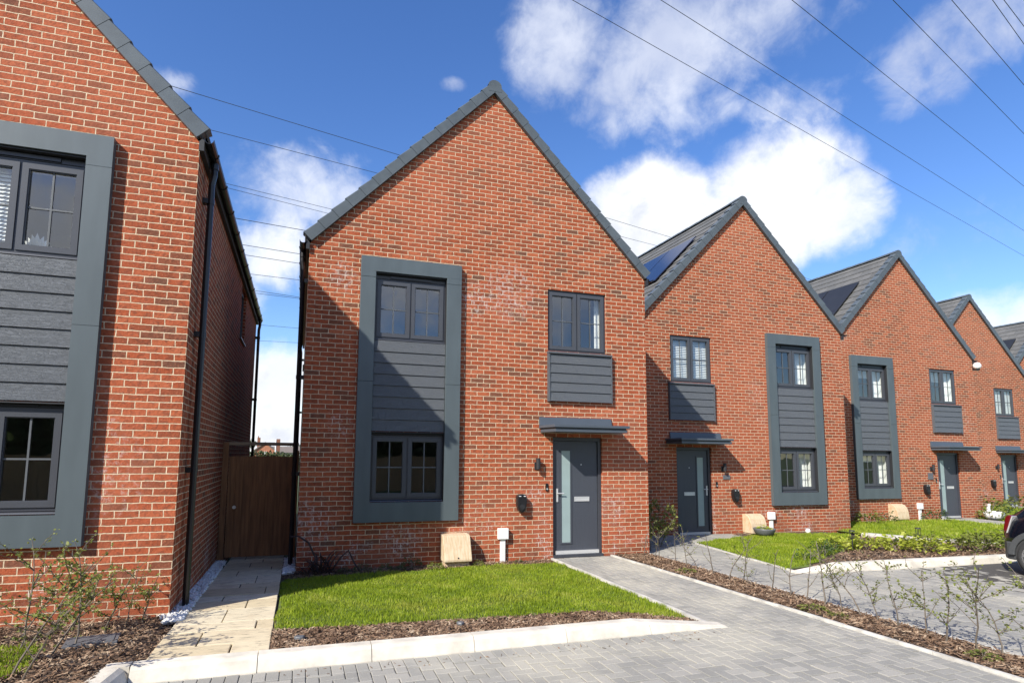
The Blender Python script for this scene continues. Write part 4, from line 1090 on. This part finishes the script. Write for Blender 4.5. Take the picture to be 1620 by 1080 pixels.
# plants at the third and fourth houses
for i, (x, y, z, pr, s, w) in enumerate(((12.95,2.7,-.13,PALE[1],1.3,'at the left corner of the third house'), (15.4,3.3,-.13,PALE[0],1.4,'left of the third house meter cover'), (16.3,3.45,-.13,GRN[0],1.2,'under the third house surround'), (18.1,3.35,-.13,GRN[2],1.5,'between the third house charger and its door'), (20.5,3.3,-.13,PALE[1],1.6,'right of the third house door'), (21.6,3.7,-.14,GRN[1],1.6,'at the right corner of the third house'), (23.4,5.2,-.14,PALE[0],2.0,'in front of the fourth house wall'), (25.2,5.4,-.14,PALE[1],2.0,'left of the fourth house door'))):
    t = thing('garden_plant', 'loose green plant ' + w, 'plant', (x, y, z), i*.9, 'loose plants along the far house walls'); t.scale = (s,s,s*1.1)
    link('foliage', pr[0], t); link('stem', pr[1], t)
# low plants along the middle house wall
for i, (x, y, pr, s, w) in enumerate(((.95,-.30,GRN[0],.55,'low dark green plant near the middle of the shaded wall foot'), (1.30,-.28,GRN[2],.45,'very low dark green plant on the shaded wall foot'), (.68,-.34,GRN[1],.4,'low dark tuft next to the withered plant'), (1.52,-.36,GRN[0],.38,'low leafy tuft between the two larger shaded plants'), (1.72,-.20,GRN[1],.7,'rounded green plant left of the sloping meter cover'), (2.05,-.42,PALE[0],.5,'pale grassy plant touching the sloping meter cover'), (2.78,-.30,PALE[1],.38,'small pale weed right of the sloping meter cover'), (3.5,-.22,GRN[0],.3,'small weed right of the white cable box'))):
    t = thing('garden_plant', w, 'plant', (x, y, zlawn(x,y)), i, 'low plants at the foot of the middle house'); t.scale = (s,s,s)
    link('foliage', pr[0], t); link('stem', pr[1], t)
# weeds in the hedge bed
for i, (x, y, s, w) in enumerate(((5.62,-1.75,.55,'nearest the middle house'), (5.66,-4.05,.6,'halfway along'), (5.70,-4.35,.4,'just past halfway'), (5.8,-5.75,.5,'nearest the viewer'))):
    t = thing('weed_plant', 'low yellow green weed in the hedge bed, ' + w, 'weed', (x, y, zbed(x,y)), i, 'low weeds in the hedge bed'); t.scale = (s,s,s*.5)
    link('foliage', PALE[i % 2][0], t); link('stem', PALE[i % 2][1], t)
# withered dark plant at the corner
random.seed(3)
t = thing('withered_plant', 'withered dark strap leaved plant at the shaded corner of the middle house', 'plant', (.34,-.30,-.05))
m = MB()
for k in range(46):
    a = random.uniform(0,2*PI); L_ = random.uniform(.25,.5); up = random.uniform(.1,1.3); p = Vector((random.gauss(0,.07), random.gauss(0,.04), .02)); d = Vector((math.cos(a), math.sin(a)*.5, up)).normalized()
    q = [p]
    for s in range(4): d = (d + Vector((0,0,-.42))).normalized() if s > 0 else d; q.append(q[-1] + d*L_/4)
    for z in q: z.z = max(z.z, .012)
    w = d.cross(Vector((0,0,1))); w = (w.normalized() if w.length > .01 else Vector((1,0,0)))*.012
    for s in range(4): m.poly([q[s]-w*(1-s/5), q[s]+w*(1-s/5), q[s+1]+w*(1-(s+1)/5), q[s+1]-w*(1-(s+1)/5)])
build(m, 'leaves', M['deadleaf'], t)
m = MB(); m.tube([(-.02,0,0), (-.05,.02,.18), (-.12,.05,.34), (-.22,.10,.41), (-.30,.14,.40)], .010, 6); build(m, 'dead_stalk', M['deadleaf'], t); m = MB(); m.tube([(.1,0,0), (.2,.03,.16), (.28,.05,.24), (.34,.05,.10), (.40,.0,.0)], .009, 6); build(m, 'dead_stalk', M['deadleaf'], t); t.scale = (1.45,1.2,1.3)

# pots and garden lights
def bowl(name, label, loc, r, mat, plant=None, s=.5):
    t = thing(name, label, 'planter', loc)
    m = MB(); m.lathe([(0,0),(r*.55,0),(r*.85,.05*r/.2),(r,.12*r/.2),(r*1.02,.14*r/.2),(r*.94,.14*r/.2),(r*.85,.10*r/.2),(0,.09*r/.2)], (0,0,0), 20); build(m, 'bowl', mat, t, smooth=True)
    if plant:
        o = link('foliage', plant[0], t, (0,0,.09)); o.scale = (s,s,s)
    return t
bowl('bowl_planter', 'wide grey bowl planter with yellow green leaves on the second lawn edge', (10.20,1.62,G(10,1.6)+.02), .24, M['bowl'], LIME[0], .65)
t = thing('goose_planter', 'white goose shaped planter on the step right of the third house door', 'planter', (20.45,3.25,-.13))
m = MB(); m.lathe([(0,0),(.14,0),(.24,.08),(.27,.18),(.24,.25),(.20,.25),(.18,.2),(0,.19)], (0,0,0), 16); build(m, 'body', M['white'], t, smooth=True)
m = MB(); m.tube([(-.2,0,.2), (-.24,0,.32), (-.22,0,.42), (-.24,0,.46)], [.07,.05,.05,.07], 8); build(m, 'neck', M['white'], t, smooth=True)
m = MB(); m.tube([(-.28,0,.45), (-.38,0,.43)], [.03,.012], 6); build(m, 'beak', M['railwood'], t)
def garden_light(loc, label):
    t = thing('garden_light', label, 'garden light', loc, 0, 'slim black garden lights in the far bed')
    m = MB(); m.tube([(0,0,-.05), (0,0,.24)], .010, 8); build(m, 'stake', M['blackmat'], t)
    m = MB()
    for k in range(4): m.tube([(.035*math.cos(k*PI/2+.4), .035*math.sin(k*PI/2+.4), .24), (.04*math.cos(k*PI/2+.4), .04*math.sin(k*PI/2+.4), .37)], .005, 5)
    m.lathe([(0,.235),(.04,.235),(.045,.25),(0,.25)], (0,0,0), 12); m.lathe([(0,.37),(.055,.37),(.05,.385),(0,.39)], (0,0,0), 12); build(m, 'lantern', M['blackmat'], t); return t
garden_light((9.92,-.90,zn(9.9,-.9)), 'slim black garden light nearer the lawn, left of the other one')
garden_light((11.82,-.75,zn(11.8,-.75)), 'slim black garden light nearer the car, right of the other one')
m = MB(); m.lathe([(0,-.06),(.04,-.05),(.06,0),(.04,.05),(0,.06)], (0,0,0), 14); o = build(m, 'garden_ball', M['white'], smooth=True); o.location = (11.7,1.85,G(11.7,1.7)+.07); tag(o, 'white ball ornament at the foot of the second house wall', 'ornament')
m = MB(); m.box(-.20,.20,-.14,.14,-.03,.004); m.box(-.17,.17,-.11,.11,.004,.010); o = build(m, 'drain_cover', M['slate'], bevel=.003); o.location = (-1.68,-3.38,zleft(-1.68,-3.38)+.016); o.rotation_euler = (0,0,.15); tag(o, 'dark grey square drain cover lying in the mulch of the left bed', 'drain cover')
random.seed(12)
for i, (x, y, w) in enumerate(((.05,-3.82,'near the slab path'), (1.55,-3.78,'towards the middle of the strip'))):
    m = MB()
    pr = [(.05*math.cos(a)*random.uniform(.7,1.2), .04*math.sin(a)*random.uniform(.7,1.2)) for a in [k*PI/4 for k in range(8)]]
    m.prism(pr, 'z', 0, .035); o = build(m, 'grey_stone', M['bowl'], bevel=.01); o.location = (x, y, zlawn(x,y)); tag(o, 'grey stone in the bark strip, ' + w, 'stone', 'stones in the bark strip')

# ------------------------------------------------------------------ car
def make_car(loc, rz):
    t = thing('parked_car', 'dark blue hatchback with grey wheel arches, its tail cut by the right edge', 'car', loc, rz)
    # stations along x (0 = rear bumper): half width, sill z, belt z, roof z, roof half width
    S = [(.00,.60,.42,.62,.70,.55), (.05,.74,.30,.72,.80,.62), (.14,.80,.24,.80,.93,.66), (.30,.83,.22,.86,1.05,.66), (.46,.845,.22,.90,1.28,.60), (.62,.85,.22,.92,1.38,.58), (1.0,.855,.20,.93,1.42,.58), (1.6,.855,.20,.94,1.43,.59), (2.1,.855,.20,.94,1.40,.58), (2.45,.85,.20,.94,1.25,.60), (2.75,.84,.20,.93,1.00,.64), (3.1,.82,.22,.90,.93,.66), (3.5,.78,.24,.82,.86,.62), (3.72,.70,.28,.70,.72,.55), (3.82,.55,.40,.58,.60,.45)]
    def ring(s, k):
        x, w, z0, zb, zr, wr = s
        P = [(0,z0), (w*.7,z0), (w*.95,z0+.05), (w,z0+.22), (w*1.0,(z0+zb)/2+.08), (w*.97,zb-.02), (w*.94,zb+.01), (wr+(w*.94-wr)*.25, zr-.10 if zr-zb > .2 else (zb+zr)/2), (wr, zr-.03), (wr*.6,zr), (0,zr+.01)]
        return [(x, y, z) for y, z in P]
    R = [ring(s, i) for i, s in enumerate(S)]
    body, glass = MB(), (MB(), MB())
    for i in range(len(R)-1):
        for j in range(10):
            q = [R[i][j], R[i+1][j], R[i+1][j+1], R[i][j+1]]
            gl = (j == 6 and 4 <= i <= 9)
            (glass[0] if gl else body).poly([(x,-y,z) for x, y, z in q]); (glass[1] if gl else body).poly(q[::-1])
    body.poly([(x,-y,z) for x, y, z in R[0]][::-1] + [p for p in R[0]][1:-1]); body.poly([(x,-y,z) for x, y, z in R[-1]] + [p for p in R[-1]][::-1][1:-1])
    build(body, 'body', M['carpaint'], t, smooth=True); [build(gm, 'side_glass', M['darkglass'], t, smooth=True) for gm in glass]
    for xw in (.58, 3.08):
        for sd in (-1, 1):
            m = MB(); n = 20; y0, y1 = .80*sd, .885*sd
            A = [(xw+math.cos(PI*k/n)*.315, .30+math.sin(PI*k/n)*.315) for k in range(n+1)]; B = [(xw+math.cos(PI*k/n)*.405, .30+math.sin(PI*k/n)*.400) for k in range(n+1)]
            m.prism(A + B[::-1], 'y', min(y0,y1), max(y0,y1)); build(m, 'wheel_arch', M['cladplastic'], t, bevel=.012)
            m = MB(); m.tube([(xw,.70*sd,.30), (xw,.862*sd,.30)], .312, 24); build(m, 'arch_liner', M['rubber'], t)
            wt = MB(); cy = .80*sd
            def ringpts(r, y): return [(xw+math.cos(2*PI*k/28)*r, y, .29+math.sin(2*PI*k/28)*r) for k in range(28)]
            prof = [(.19,-.09), (.205,.088), (.25,.093), (.28,.082), (.29,.06), (.29,-.09)]
            rs = [ringpts(r, cy+(d*sd if d > 0 else d*sd)) for r, d in prof]
            for a, b in zip(rs[:-1], rs[1:]):
                for k in range(28):
                    q = [a[k], a[(k+1)%28], b[(k+1)%28], b[k]]; wt.poly(q if sd < 0 else q[::-1])
            w_ = build(wt, 'wheel', M['rubber'], t, smooth=True)
            m = MB()
            for k in range(5):
                a = 2*PI*k/5 + .3
                for da in (-.13,.13):
                    c0 = (xw+.045*math.cos(a), .29+.045*math.sin(a)); c1 = (xw+.205*math.cos(a+da*1.6), .29+.205*math.sin(a+da*1.6)); nx, nz = -math.sin(a+da), math.cos(a+da); h = .017
                    yy = sorted((cy+.06*sd, cy+.084*sd))
                    m.prism([(c0[0]-nx*h,c0[1]-nz*h), (c1[0]-nx*h*1.2,c1[1]-nz*h*1.2), (c1[0]+nx*h*1.2,c1[1]+nz*h*1.2), (c0[0]+nx*h,c0[1]+nz*h)], 'y', *yy)
            m.tube([(xw,cy+.05*sd,.29), (xw,cy+.088*sd,.29)], .05, 14)
            a_, b_ = ringpts(.195, cy+.088*sd), ringpts(.212, cy+.09*sd); c_ = ringpts(.195, cy+.03*sd)
            for k in range(28): m.poly([a_[k], a_[(k+1)%28], b_[(k+1)%28], b_[k]]); m.poly([c_[k], c_[(k+1)%28], a_[(k+1)%28], a_[k]])
            build(m, 'rim', M['alloy'], w_); m = MB(); m.tube([(xw,cy+.02*sd,.29), (xw,cy+.045*sd,.29)], .195, 24); build(m, 'brake_disc', M['blackmat'], w_)
    for sd in (-1, 1):
        m = MB(); m.prism([(.075,.66), (.13,.64), (.22,.90), (.17,.92), (.12,.88)], 'y', *sorted((.62*sd, .80*sd))); build(m, 'tail_light', M['redlamp'], t, bevel=.02)
        m = MB(); m.prism([(.13,.63), (.15,.635), (.24,.90), (.225,.905)], 'y', *sorted((.62*sd, .81*sd))); build(m, 'lamp_bezel', M['chrome'], t)
    m = MB(); m.prism([(-.015,-.55),(.04,-.72),(.13,-.815),(.26,-.845),(.26,-.80),(.16,-.70),(.16,.70),(.26,.80),(.26,.845),(.13,.815),(.04,.72),(-.015,.55)], 'z', .22, .50); build(m, 'rear_bumper', M['cladplastic'], t, bevel=.03)
    return t
make_car((11.70,-2.76,-.095), -PI/2)

# ------------------------------------------------------------------ overhead cables
CAB = [(-5.69,4.90,18.71,0.9488,0.3118,0.0509), (-5.10,3.14,18.71,0.9499,0.3081,0.0533), (-4.15,0.31,18.71,0.9498,0.3085,0.0512), (-3.38,-2.00,18.71,0.9490,0.3116,0.0482), (-2.97,-3.21,18.71,0.9498,0.3090,0.0489), (-2.58,-4.37,18.71,0.9475,0.3166,0.0455), (-2.66,-4.11,18.71,0.9521,0.3014,0.0511),
 (-14.57,30.35,25.71,0.9462,0.3210,0.0395), (-16.08,34.86,25.71,0.9478,0.3148,0.0514), (-18.74,42.77,25.71,0.9446,0.3273,0.0229), (-18.89,43.21,25.71,0.9431,0.3325,0.0101), (-19.09,44.24,22.71,0.9478,0.3136,0.0569), (-21.33,50.90,22.71,0.9472,0.3168,0.0488), (-22.31,53.83,22.71,0.9470,0.3183,0.0439), (-25.05,61.99,22.71,0.9476,0.3135,0.0611), (-26.43,66.10,22.71,0.9456,0.3249,0.0185), (-27.58,69.52,22.71,0.9470,0.3183,0.0439), (-34.85,91.17,22.71,0.9471,0.3173,0.0486), (-41.24,110.20,22.71,0.9470,0.3143,0.0662)]
for i, (x, y, z, a, b, c) in enumerate(CAB):
    near = i < 7; r = .013 if near else (.022 if i < 11 else .032)
    p0, d = Vector((x,y,z)), Vector((a,b,c)); n = 24; L0, L1 = -60, (150 if near else 160); pts = []
    for k in range(n+1):
        s = L0 + (L1-L0)*k/n; pts.append(p0 + d*s)
    m = MB(); m.tube(pts, r, 5)
    lab = ('dark overhead cable in the upper right sky, %s up from the roofs' % ORD[i]) if near else ('dark overhead cable behind the houses, %s from the top in the sky gap' % ORD[i-7])
    tag(build(m, 'overhead_cable', M['cable']), lab, 'cable', 'overhead cables over the right' if near else 'overhead cables behind the houses')

# ------------------------------------------------------------------ far things in the gap
t = thing('cottage', 'distant red brick gabled cottage seen above the gate', 'house', (-10.6,196,-.3))
m = MB()
m.prism([(-3.6,0),(3.6,0),(3.6,2.4),(0,5.2),(-3.6,2.4)], 'y', 0, 9); build(m, 'wall', plain('far brick', (.36,.15,.085), .9, .2, 2), t)
m = MB(); m.prism([(-4.0,2.0),(0,5.15),(4.0,2.0),(4.1,2.35),(0,5.55),(-4.1,2.35)], 'y', -.4, 9.4); rf = build(m, 'roof', M['greyroof'], t)
m = MB(); m.box(-2.6,-1.7,3,4,2.5,7.0); m.box(-2.5,-2.2,3.2,3.6,7.0,7.5); build(m, 'chimney', M['terracotta'], rf)
m = MB(); m.box(3.2,4.4,6,7,2.0,6.7); build(m, 'chimney', M['terracotta'], rf)
m = MB(); m.box(-.6,.6,-.06,-.01,1.4,2.5); build(m, 'window', M['white'], t)
t = thing('bungalow', 'distant long brown roofed building right of the cottage', 'house', (-4.5,215,-.3))
m = MB(); m.box(-7,6,0,8,0,2.2); build(m, 'wall', M['edging'], t); m = MB(); m.prism([(-.6,2.2),(8.6,2.2),(4,4.4)], 'x', -7.5, 6.5); build(m, 'roof', M['greyroof'], t)
def leafball(n, rx, ry, rz, ls, mat, lumps=7):
    c = [(random.uniform(-.6,.6)*rx, random.uniform(-.6,.6)*ry, random.uniform(-.5,.6)*rz, random.uniform(.35,.6)) for _ in range(lumps)]
    P = []
    for k in range(n):
        x, y, z, s = random.choice(c); v = Vector((random.gauss(0,1), random.gauss(0,1), random.gauss(0,1))).normalized()*random.uniform(.6,1)**.5
        P.append((x+v.x*rx*s, y+v.y*ry*s, z+v.z*rz*s))
    P = np.array(P); m_ = len(P)
    d1 = RNG.normal(size=(m_,3)); d1 /= np.linalg.norm(d1,axis=1)[:,None]; d2 = np.cross(d1, RNG.normal(size=(m_,3))); d2 /= np.linalg.norm(d2,axis=1)[:,None]
    sz = RNG.uniform(.5,1.2,m_)[:,None]*ls
    V = np.stack([P-d1*sz, P-d2*sz*.6, P+d1*sz, P+d2*sz*.6], 1).reshape(-1,3); F = np.arange(m_*4).reshape(-1,4)
    return fast_mesh('crown', V, F, mat)
random.seed(44)
hg = thing('clipped_hedge', 'dull green hedge beyond the garden gate', 'hedge', (-1.2,58,-.3))
link('hedge_foliage', leafball(5000, 5.5, .9, 1.15, .16, M['hedgefar'], 26), hg, (0,0,1.0))
m = MB()
for k in range(8): m.tube([(-4.5+k*1.25,0,0), (-4.5+k*1.25,0,1.0)], .06, 5)
build(m, 'hedge_stems', M['bark'], hg)
t = thing('flag_pole', 'thin white pole standing beyond the gate', 'pole', (-3.15,78,-.3)); m = MB(); m.tube([(0,0,0), (0,0,3.75)], .085, 8); build(m, 'shaft', M['white'], t); m = MB(); m.lathe([(0,3.75),(.11,3.78),(.0,3.9)], (0,0,0), 8); build(m, 'cap', M['white'], t)
for i, (x, y, s, w) in enumerate(((-1.6,250,1.0,'right of the cottage'), (2.4,245,1.2,'at the far right of the gap'), (-18.5,240,1.4,'left of the cottage chimney'))):
    t = thing('far_tree', 'small bare looking tree on the skyline, ' + w, 'tree', (x, y, -.3), i, 'skyline trees in the gap'); t.scale = (s,s,s)
    link('crown', leafball(900, 3.2, 3, 2.0, .22, M['hedgefar'], 9), t, (0,0,3.6)); m = MB(); m.tube([(0,0,0), (.1,0,2), (0,.1,4)], [.25,.18,.08], 6); build(m, 'trunk', M['bark'], t)
# lattice pylon far right
t = thing('pylon', 'far steel lattice pylon top showing behind the third roof', 'pylon', (166.5,112,-.3)); m = MB(); H_ = 46.5
for s in (-1,1):
    for q in (-1,1): m.tube([(s*4,q*4,0), (s*.8,q*.8,H_-8), (s*.3,q*.3,H_)], .16, 4)
for k in range(14):
    z0, z1 = k*3.2, k*3.2+3.2; w0, w1 = 4-3.2*z0/(H_-8) if z0 < H_-8 else .8, max(.6, 4-3.2*z1/(H_-8))
    for s in (-1,1): m.tube([(-w0,s*w0,z0), (w1,s*w1,z1)], .1, 4); m.tube([(s*w0,-w0,z0), (s*w1,w1,z1)], .1, 4)
build(m, 'mast', M['steel'], t)
m = MB()
for z, w in ((H_-1.5,3.6), (H_-6,4.6), (H_-10.5,4.0)):
    for s in (-1,1): m.tube([(0,0,z+1.1), (s*w*.8,-s*w*.6,z)], .13, 4); m.tube([(0,0,z-.6), (s*w*.8,-s*w*.6,z)], .13, 4)
build(m, 'cross_arm', M['steel'], t)

# ------------------------------------------------------------------ behind the viewer: what the window panes mirror
M['fencewood'] = plain('weathered fence board', (.42,.26,.12), .85, .25, 2, stretch=(6,6,.5))
t = thing('board_fence', 'brown close boarded fence mirrored in the lower panes', 'fence', (0,-21,-.3))
m = MB(); x = -16
while x < 14: m.box(x, x+.145, -.012+random.uniform(-.004,.004), .012, 0, 1.85); x += .15
build(m, 'boards', M['fencewood'], t)
for k in range(11): m = MB(); m.box(-16+k*3-.05,-16+k*3+.05,-.12,-.02,0,1.95); build(m, 'fence_post', M['timber'], t)
v = MB(); v.poly([(-16,-20.9,-.20), (-16,-17,-.20), (14,-17,-.20), (14,-20.9,-.20)]); struct(v, 'verge_grass', M['lawnbase'])
v = MB(); v.poly([(-16,-17,-.16), (-16,-14,-.16), (34,-14,-.16), (34,-17,-.16)]); struct(v, 'rear_road', M['asphalt'])
crowns = [leafball(8000, 2.7, 2.2, 3.5, .26, M['darkleaf'], 16) for _ in range(3)]
for i in range(8):
    t = thing('evergreen_tree', 'dark evergreen mirrored in the lower panes, %s along the fence' % ORD[i], 'tree', (-14+i*3.7,-24.2+.5*math.sin(i*2.1),-.3), i*1.1, 'evergreens behind the fence')
    link('crown', crowns[i % 3], t, (0,0,3.7)); m = MB(); m.tube([(0,0,0), (.05,.03,2), (0,0,4.2)], [.2,.15,.06], 7); build(m, 'trunk', M['bark'], t)

# ------------------------------------------------------------------ world: sky and clouds
SUN = Vector((-1.4,-1.0,1.29)).normalized()
w = bpy.data.worlds.new('World'); SC.world = w; w.use_nodes = True
t = NT(w.node_tree); t.n.clear()
out = t.new('ShaderNodeOutputWorld'); bg = t.new('ShaderNodeBackground'); t.l.new(bg.outputs[0], out.inputs[0])
sky = t.new('ShaderNodeTexSky', sky_type='NISHITA'); sky.sun_disc = False
sky.sun_elevation = math.asin(SUN.z); sky.sun_rotation = math.atan2(SUN.x, SUN.y); sky.dust_density = .4; sky.ozone_density = 2.5; sky.air_density = 1.0
SKYK = .12
bg.inputs['Strength'].default_value = SKYK
dirv = t.new('ShaderNodeTexCoord').outputs['Generated']
nrm = t.new('ShaderNodeVectorMath', operation='NORMALIZE'); t.l.new(dirv, nrm.inputs[0]); V_ = nrm.outputs[0]
sp = t.new('ShaderNodeSeparateXYZ'); t.l.new(V_, sp.inputs[0])
az = t.math('MULTIPLY', t.math('ARCTAN2', sp.outputs[0], sp.outputs[1]), 180/PI)
el = t.math('MULTIPLY', t.math('ARCSINE', sp.outputs[2]), 180/PI)
def blobs(lst):
    cur = None
    for a0, e0, ra, re, s in lst:
        da = t.math('DIVIDE', t.math('SUBTRACT', az, a0), ra); de = t.math('DIVIDE', t.math('SUBTRACT', el, e0), re)
        d2 = t.math('ADD', t.math('MULTIPLY', da, da), t.math('MULTIPLY', de, de))
        v = t.math('MULTIPLY', t.math('SUBTRACT', 1.0, d2), s); v = t.math('MAXIMUM', v, -.6)
        cur = v if cur is None else t.math('MAXIMUM', cur, v)
    return cur
big = t.noise(V_, 7.0, 9, .60, .25); fine = t.noise(V_, 19.0, 8, .62, .3); soft = t.noise(V_, 3.4, 5, .55)
# heaped white clouds
cum = blobs([(33.5,22.5,8.5,5.0,1.15), (44.5,23.5,7.5,5.2,1.15), (29.5,20.5,6,5,1.1), (40,19.5,10,5.0,1.2), (48.5,20.5,5,4.4,1.0), (59.5,10.0,6.5,3.2,.9), (-2.5,18.0,6.0,3.6,.9), (-1,6.5,9,4.0,1.0), (-2,1.5,14,3.5,1.1), (-9,14,6,4,.7), (16,8,9,4,.7), (-110,30,16,7,.6), (110,30,18,7,.6), (-60,20,14,6,.5), (165,18,26,9,.95), (-168,16,20,9,.95), (-140,17,20,8,.9)])
dens = t.math('ADD', cum, t.math('MULTIPLY', t.math('SUBTRACT', big, .5), 1.9)); dens = t.math('ADD', dens, t.math('MULTIPLY', t.math('SUBTRACT', fine, .5), .9))
a_c = t.smooth(dens, -.04, 1.0)
# thin veils
thin = blobs([(25,36,6.5,5.5,.95), (30,32.5,6,4.2,.8), (35.5,35.5,8,5.2,1.0), (44,36.5,9,5,.6), (38,30,5,2.5,.3), (56,29.5,4.5,3.6,.7), (60.5,31,4,4,.7), (46,29.0,4.5,2.6,.45), (-12,29.8,2.2,1.2,.5), (13.5,33.5,1.6,.7,.55), (1,22.5,11,4.5,.62), (58,16,5,3,.2), (-150,45,20,9,.5), (170,50,25,9,.5)])
dth = t.math('ADD', thin, t.math('MULTIPLY', t.math('SUBTRACT', big, .5), 1.9)); dth = t.math('ADD', dth, t.math('MULTIPLY', t.math('SUBTRACT', fine, .5), 1.5))
a_t = t.math('MULTIPLY', t.smooth(dth, -.10, 1.15), .88)
hsv = t.new('ShaderNodeHueSaturation'); hsv.inputs['Hue'].default_value = .512; hsv.inputs['Saturation'].default_value = 1.24; hsv.inputs['Value'].default_value = 1.22; t.l.new(sky.outputs[0], hsv.inputs['Color'])
base = hsv.outputs[0]
CW = .78/SKYK
thincol = t.ramp(t.smooth(soft, .35, .65), [(0,(.56*CW,.62*CW,.80*CW)), (1,(.86*CW,.90*CW,1.0*CW))])
col = t.mix(a_t, base, thincol)
shade = t.math('MULTIPLY', t.smooth(t.math('ADD', soft, t.math('MULTIPLY', t.math('SUBTRACT', fine, .5), .5)), .60, .38), t.smooth(dens, .5, 1.3))
cumcol = t.ramp(shade, [(0,(1.02*CW,1.03*CW,1.05*CW)), (1,(.62*CW,.67*CW,.78*CW))])
col = t.mix(a_c, col, cumcol)
t.set(bg.inputs['Color'], col)
# the sun
ld = bpy.data.lights.new('sun', 'SUN'); ld.energy = 5.0; ld.angle = math.radians(.5); ld.color = (1.0,.95,.87)
lo = bpy.data.objects.new('sun', ld); COL.objects.link(lo); lo.rotation_euler = (-SUN).to_track_quat('-Z', 'Y').to_euler(); lo.location = (-20,-20,30)

# ------------------------------------------------------------------ camera
yaw, pitch, roll, f = .3126, .1086, .0091, 933.5041
fw = Vector((math.sin(yaw)*math.cos(pitch), math.cos(yaw)*math.cos(pitch), math.sin(pitch)))
rt = Vector((math.cos(yaw), -math.sin(yaw), 0)); up = rt.cross(fw)
R_ = rt*math.cos(roll) + up*math.sin(roll); U_ = up*math.cos(roll) - rt*math.sin(roll)
cd = bpy.data.cameras.new('camera'); cam = bpy.data.objects.new('camera', cd); COL.objects.link(cam)
mt = Matrix(((R_.x,U_.x,-fw.x,-.0249), (R_.y,U_.y,-fw.y,-9.5687), (R_.z,U_.z,-fw.z,1.7061), (0,0,0,1))); cam.matrix_world = mt
cd.sensor_fit = 'HORIZONTAL'; cd.sensor_width = 36; cd.lens = f/1620*36
cd.shift_x = (810-777.429)/1620; cd.shift_y = (617.586-540)/1620
cd.clip_start = .1; cd.clip_end = 3000
SC.camera = cam
vs = SC.view_settings; vs.view_transform = 'Standard'; vs.look = 'None'; vs.exposure = 0.54; vs.gamma = 1; vs.use_curve_mapping = False
SC.cycles.max_bounces = 6; SC.cycles.transparent_max_bounces = 12
SC.cycles.use_denoising = True
